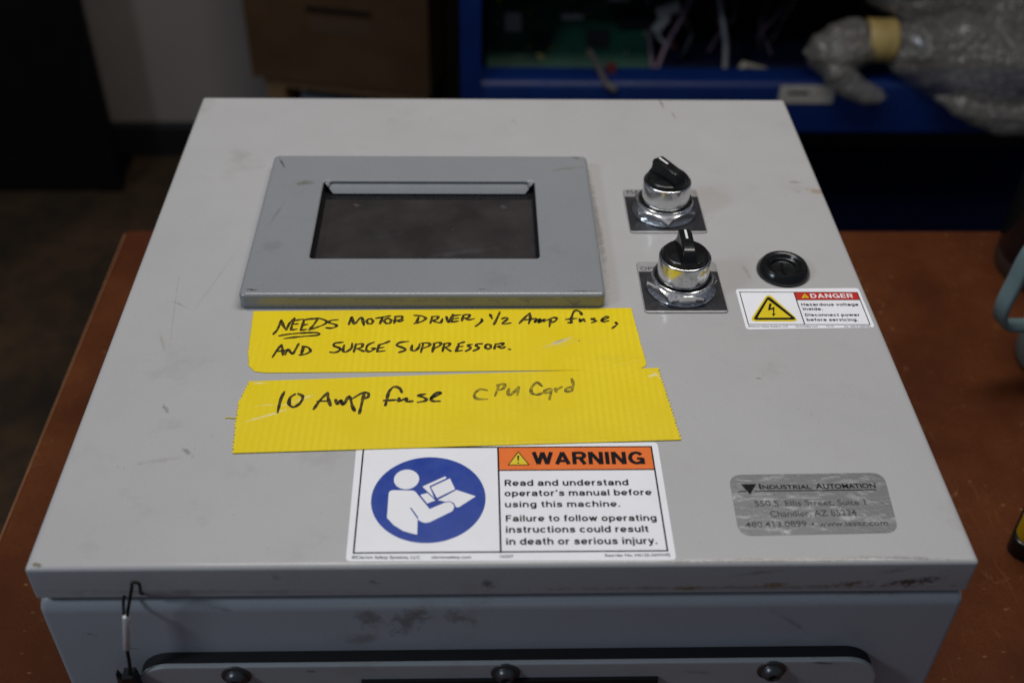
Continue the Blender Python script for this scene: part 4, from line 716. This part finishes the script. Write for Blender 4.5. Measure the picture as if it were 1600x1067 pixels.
for k in range(26):
    u = random.uniform(.01, .245); v = random.uniform(.01, .15); comp('resistor', u, u + random.uniform(.003, .009), v, v + .0028, .002, random.choice((M_CW, M_CS, M_CK, M_CY)))
b2 = empty('equipment_box', (.47, 1.58, -.435), 'dark metal equipment box at the back of the blue rack shelf', 'box')
m = MB(); m.box(.30, .80, 1.50, 1.68, -.4348, -.27); m.build('case', plain('dark_equipment', (.020, .016, .016), .5), b2)
m = MB(); m.box(.42, .50, 1.494, 1.4998, -.33, -.24); m.build('front_panel', plain('panel_brown', (.035, .022, .018), .5), b2)

def cable(name, pts, r, mat, label, cat='cable', group=None):
    m = MB(); m.tube(bez([Vector(p) for p in pts], 10), r, 8); return tag(m.build(name, mat), label, cat, group)
M_WW = plain('cable_white', (.30, .29, .30), .5); M_WP = plain('cable_mauve', (.20, .13, .17), .5)
cable('cable', [(.372, 1.30, -.4315), (.368, 1.31, -.385), (.356, 1.34, -.33), (.358, 1.37, -.285), (.366, 1.40, -.2515)], .0042, M_WW, 'single pale cable rising from the middle of the rack shelf')
cable('cable', [(.262, 1.29, -.4315), (.276, 1.30, -.39), (.300, 1.325, -.355), (.318, 1.35, -.31), (.312, 1.38, -.275), (.322, 1.41, -.2515)], .0036, M_WP, 'mauve twisted cable right of the green circuit board')
cable('cable', [(.258, 1.29, -.4335), (.255, 1.33, -.40), (.254, 1.38, -.36), (.25, 1.41, -.2515)], .0030, M_WP, 'thin cable running up along the right edge of the circuit board')
m = MB(); random.seed(11)
for k in range(7):
    x = random.uniform(.27, .46); p = [Vector((x, 1.33 + random.uniform(0, .06), -.432))]
    for j in range(5): x += random.uniform(-.022, .028); p.append(Vector((x, 1.34 + random.uniform(0, .10), -.432 + .030 * (j + 1) + random.uniform(-.01, .01))))
    m.tube(bez(p, 6), random.uniform(.0014, .0026), 6, k % 3)
tag(m.build('wire_tangle', [M_WP, plain('wire_red', (.16, .02, .02), .5), plain('wire_grey', (.20, .19, .19), .5)]), 'tangle of thin red, grey and mauve wires in the middle of the rack shelf', 'wires')
plugw = empty('cable_plug', (.265, 1.33, -.40), 'white plastic plug hanging beside the green circuit board', 'plug')
m = MB(); m.box(-.018, .018, -.006, .006, -.008, .008, 0, Matrix.Translation((.277, 1.33, -.345)) @ Matrix.Rotation(R(-20), 4, 'Y')); m.box(-.006, .006, -.005, .005, -.016, .014, 0, Matrix.Translation((.270, 1.33, -.367)) @ Matrix.Rotation(R(35), 4, 'Y')); m.build('housing', M_CW, plugw)
m = MB(); m.tube(bez([Vector((.262, 1.325, -.378)), Vector((.272, 1.32, -.392)), Vector((.285, 1.31, -.398))]), .0035, 8); m.build('lead', M_WW, plugw)
hc = empty('wire_connector', (.18, 1.215, -.40), 'small wire connector with a red tip draped over the blue rail', 'connector')
m = MB(); m.tube(bez([Vector((.155, 1.27, -.385)), Vector((.165, 1.235, -.392)), Vector((.176, 1.204, -.404)), Vector((.190, 1.197, -.412))]), [.004] * 8 + [.005] * 9 + [.006] * 8, 8); m.build('lead', plain('lead_grey', (.07, .06, .06), .5), hc)
m = MB(); m.box(.178, .192, 1.225, 1.24, -.3995, -.390); m.build('tip', plain('tip_red', (.09, .015, .018), .5), hc)
m = MB(); A = Matrix.Translation((.412, 1.275, -.419)) @ Matrix.Rotation(R(24), 4, 'Y') @ Matrix.Rotation(R(20), 4, 'Z'); m.box(-.026, .026, -.007, .007, -.007, .007, 0, A); tag(m.build('cable_tag', plain('tag_beige', (.36, .33, .26), .6)), 'beige flat tag lying on the rack shelf near the label card', 'tag')

# bubble wrapped parcel resting over the rail
def wrapm():
    t = NT('bubble_wrap'); v = t.voro(105)
    b = t.b; t.set(t.mix(t.ramp(v, .2, .6), (.34, .312, .28), (.20, .185, .165)), t.ramp(t.noise(60, 3), .3, .7, .10, .24), 0, .7)
    b.inputs['Alpha'].default_value = .56
    t.bump(t.math('ADD', t.ramp(v, .0, .55, .6, 0), t.math('MULTIPLY', t.noise(22, 3), 1.3)), .65, .006); return t.m
M_WRAP = wrapm()
def lump(mb, pts, rs, seed, amp=.007, n=48, sub=16):
    P = bez([Vector(p) for p in pts], sub); RR = []
    for i in range(len(P)):
        f = i / sub; a = min(int(f), len(rs) - 1); b = min(a + 1, len(rs) - 1); u = f - int(f); u = u * u * (3 - 2 * u); RR.append(rs[a] * (1 - u) + rs[b] * u)
    loops = []
    for i, p in enumerate(P):
        t = (P[min(i + 1, len(P) - 1)] - P[max(i - 1, 0)]).normalized(); s = t.cross(Vector((0, 0, 1))).normalized(); u = s.cross(t)
        L = []
        for k in range(n):
            a = 2 * math.pi * k / n; d = s * math.cos(a) + u * math.sin(a); q = p + d * RR[i]
            h = noise.noise((q + Vector((seed, 0, 0))) * 22) * amp * 1.2 + abs(noise.noise(Vector((q.x * 16 + seed, q.y * 34, q.z * 40)))) * -amp * .9
            L.append(q + d * h * min(1, RR[i] / .03))
        loops.append(L)
    mb.loft(loops, 0, True, True)
pw = empty('wrapped_parcel', (.68, 1.22, -.44), 'bubble wrapped parcel bound with a tan tape band lying over the blue rail', 'parcel')
m = MB(); lump(m, [(.462, 1.21, -.356), (.478, 1.21, -.356), (.508, 1.212, -.354), (.542, 1.22, -.344), (.568, 1.222, -.339), (.592, 1.222, -.340), (.630, 1.222, -.352), (.69, 1.228, -.366), (.76, 1.23, -.376), (.85, 1.235, -.378), (.95, 1.24, -.376), (.99, 1.24, -.37)], [.004, .026, .040, .034, .027, .029, .050, .074, .088, .088, .06, .005], 2.0, .008)
m.build('wrapping', M_WRAP, pw)
m = MB(); lump(m, [(.545, 1.26, -.285), (.56, 1.26, -.285), (.60, 1.255, -.290), (.68, 1.25, -.296), (.78, 1.24, -.300), (.90, 1.24, -.30)], [.006, .022, .030, .036, .042, .03], 5.0, .010); m.build('loose_wrapping', M_WRAP, pw)
m = MB(); lump(m, [(.494, 1.192, -.362), (.508, 1.186, -.374), (.528, 1.180, -.390), (.552, 1.178, -.402), (.574, 1.177, -.4085), (.586, 1.177, -.411)], [.010, .022, .022, .017, .011, .003], 9.0, .006); m.build('wrap_flap', M_WRAP, pw)
m = MB(); lump(m, [(.66, 1.175, -.410), (.70, 1.165, -.418), (.76, 1.16, -.430), (.83, 1.16, -.434), (.92, 1.165, -.43)], [.004, .020, .028, .030, .01], 3.0, .008); m.build('wrap_flap', M_WRAP, pw)
m = MB(); m.loft([[Vector((.571 + dx, 1.220, -.3425)) + Vector((0, math.cos(a) * r, math.sin(a) * r)) for a in [2 * math.pi * k / 36 for k in range(36)]] for dx, r in ((-.021, .0315), (-.019, .0322), (0, .0312), (.019, .0322), (.021, .0316))], 0, False, False)
m.build('tape_band', plain('tan_tape', (.40, .29, .10), .4, 0, .5, .15, 60), pw)
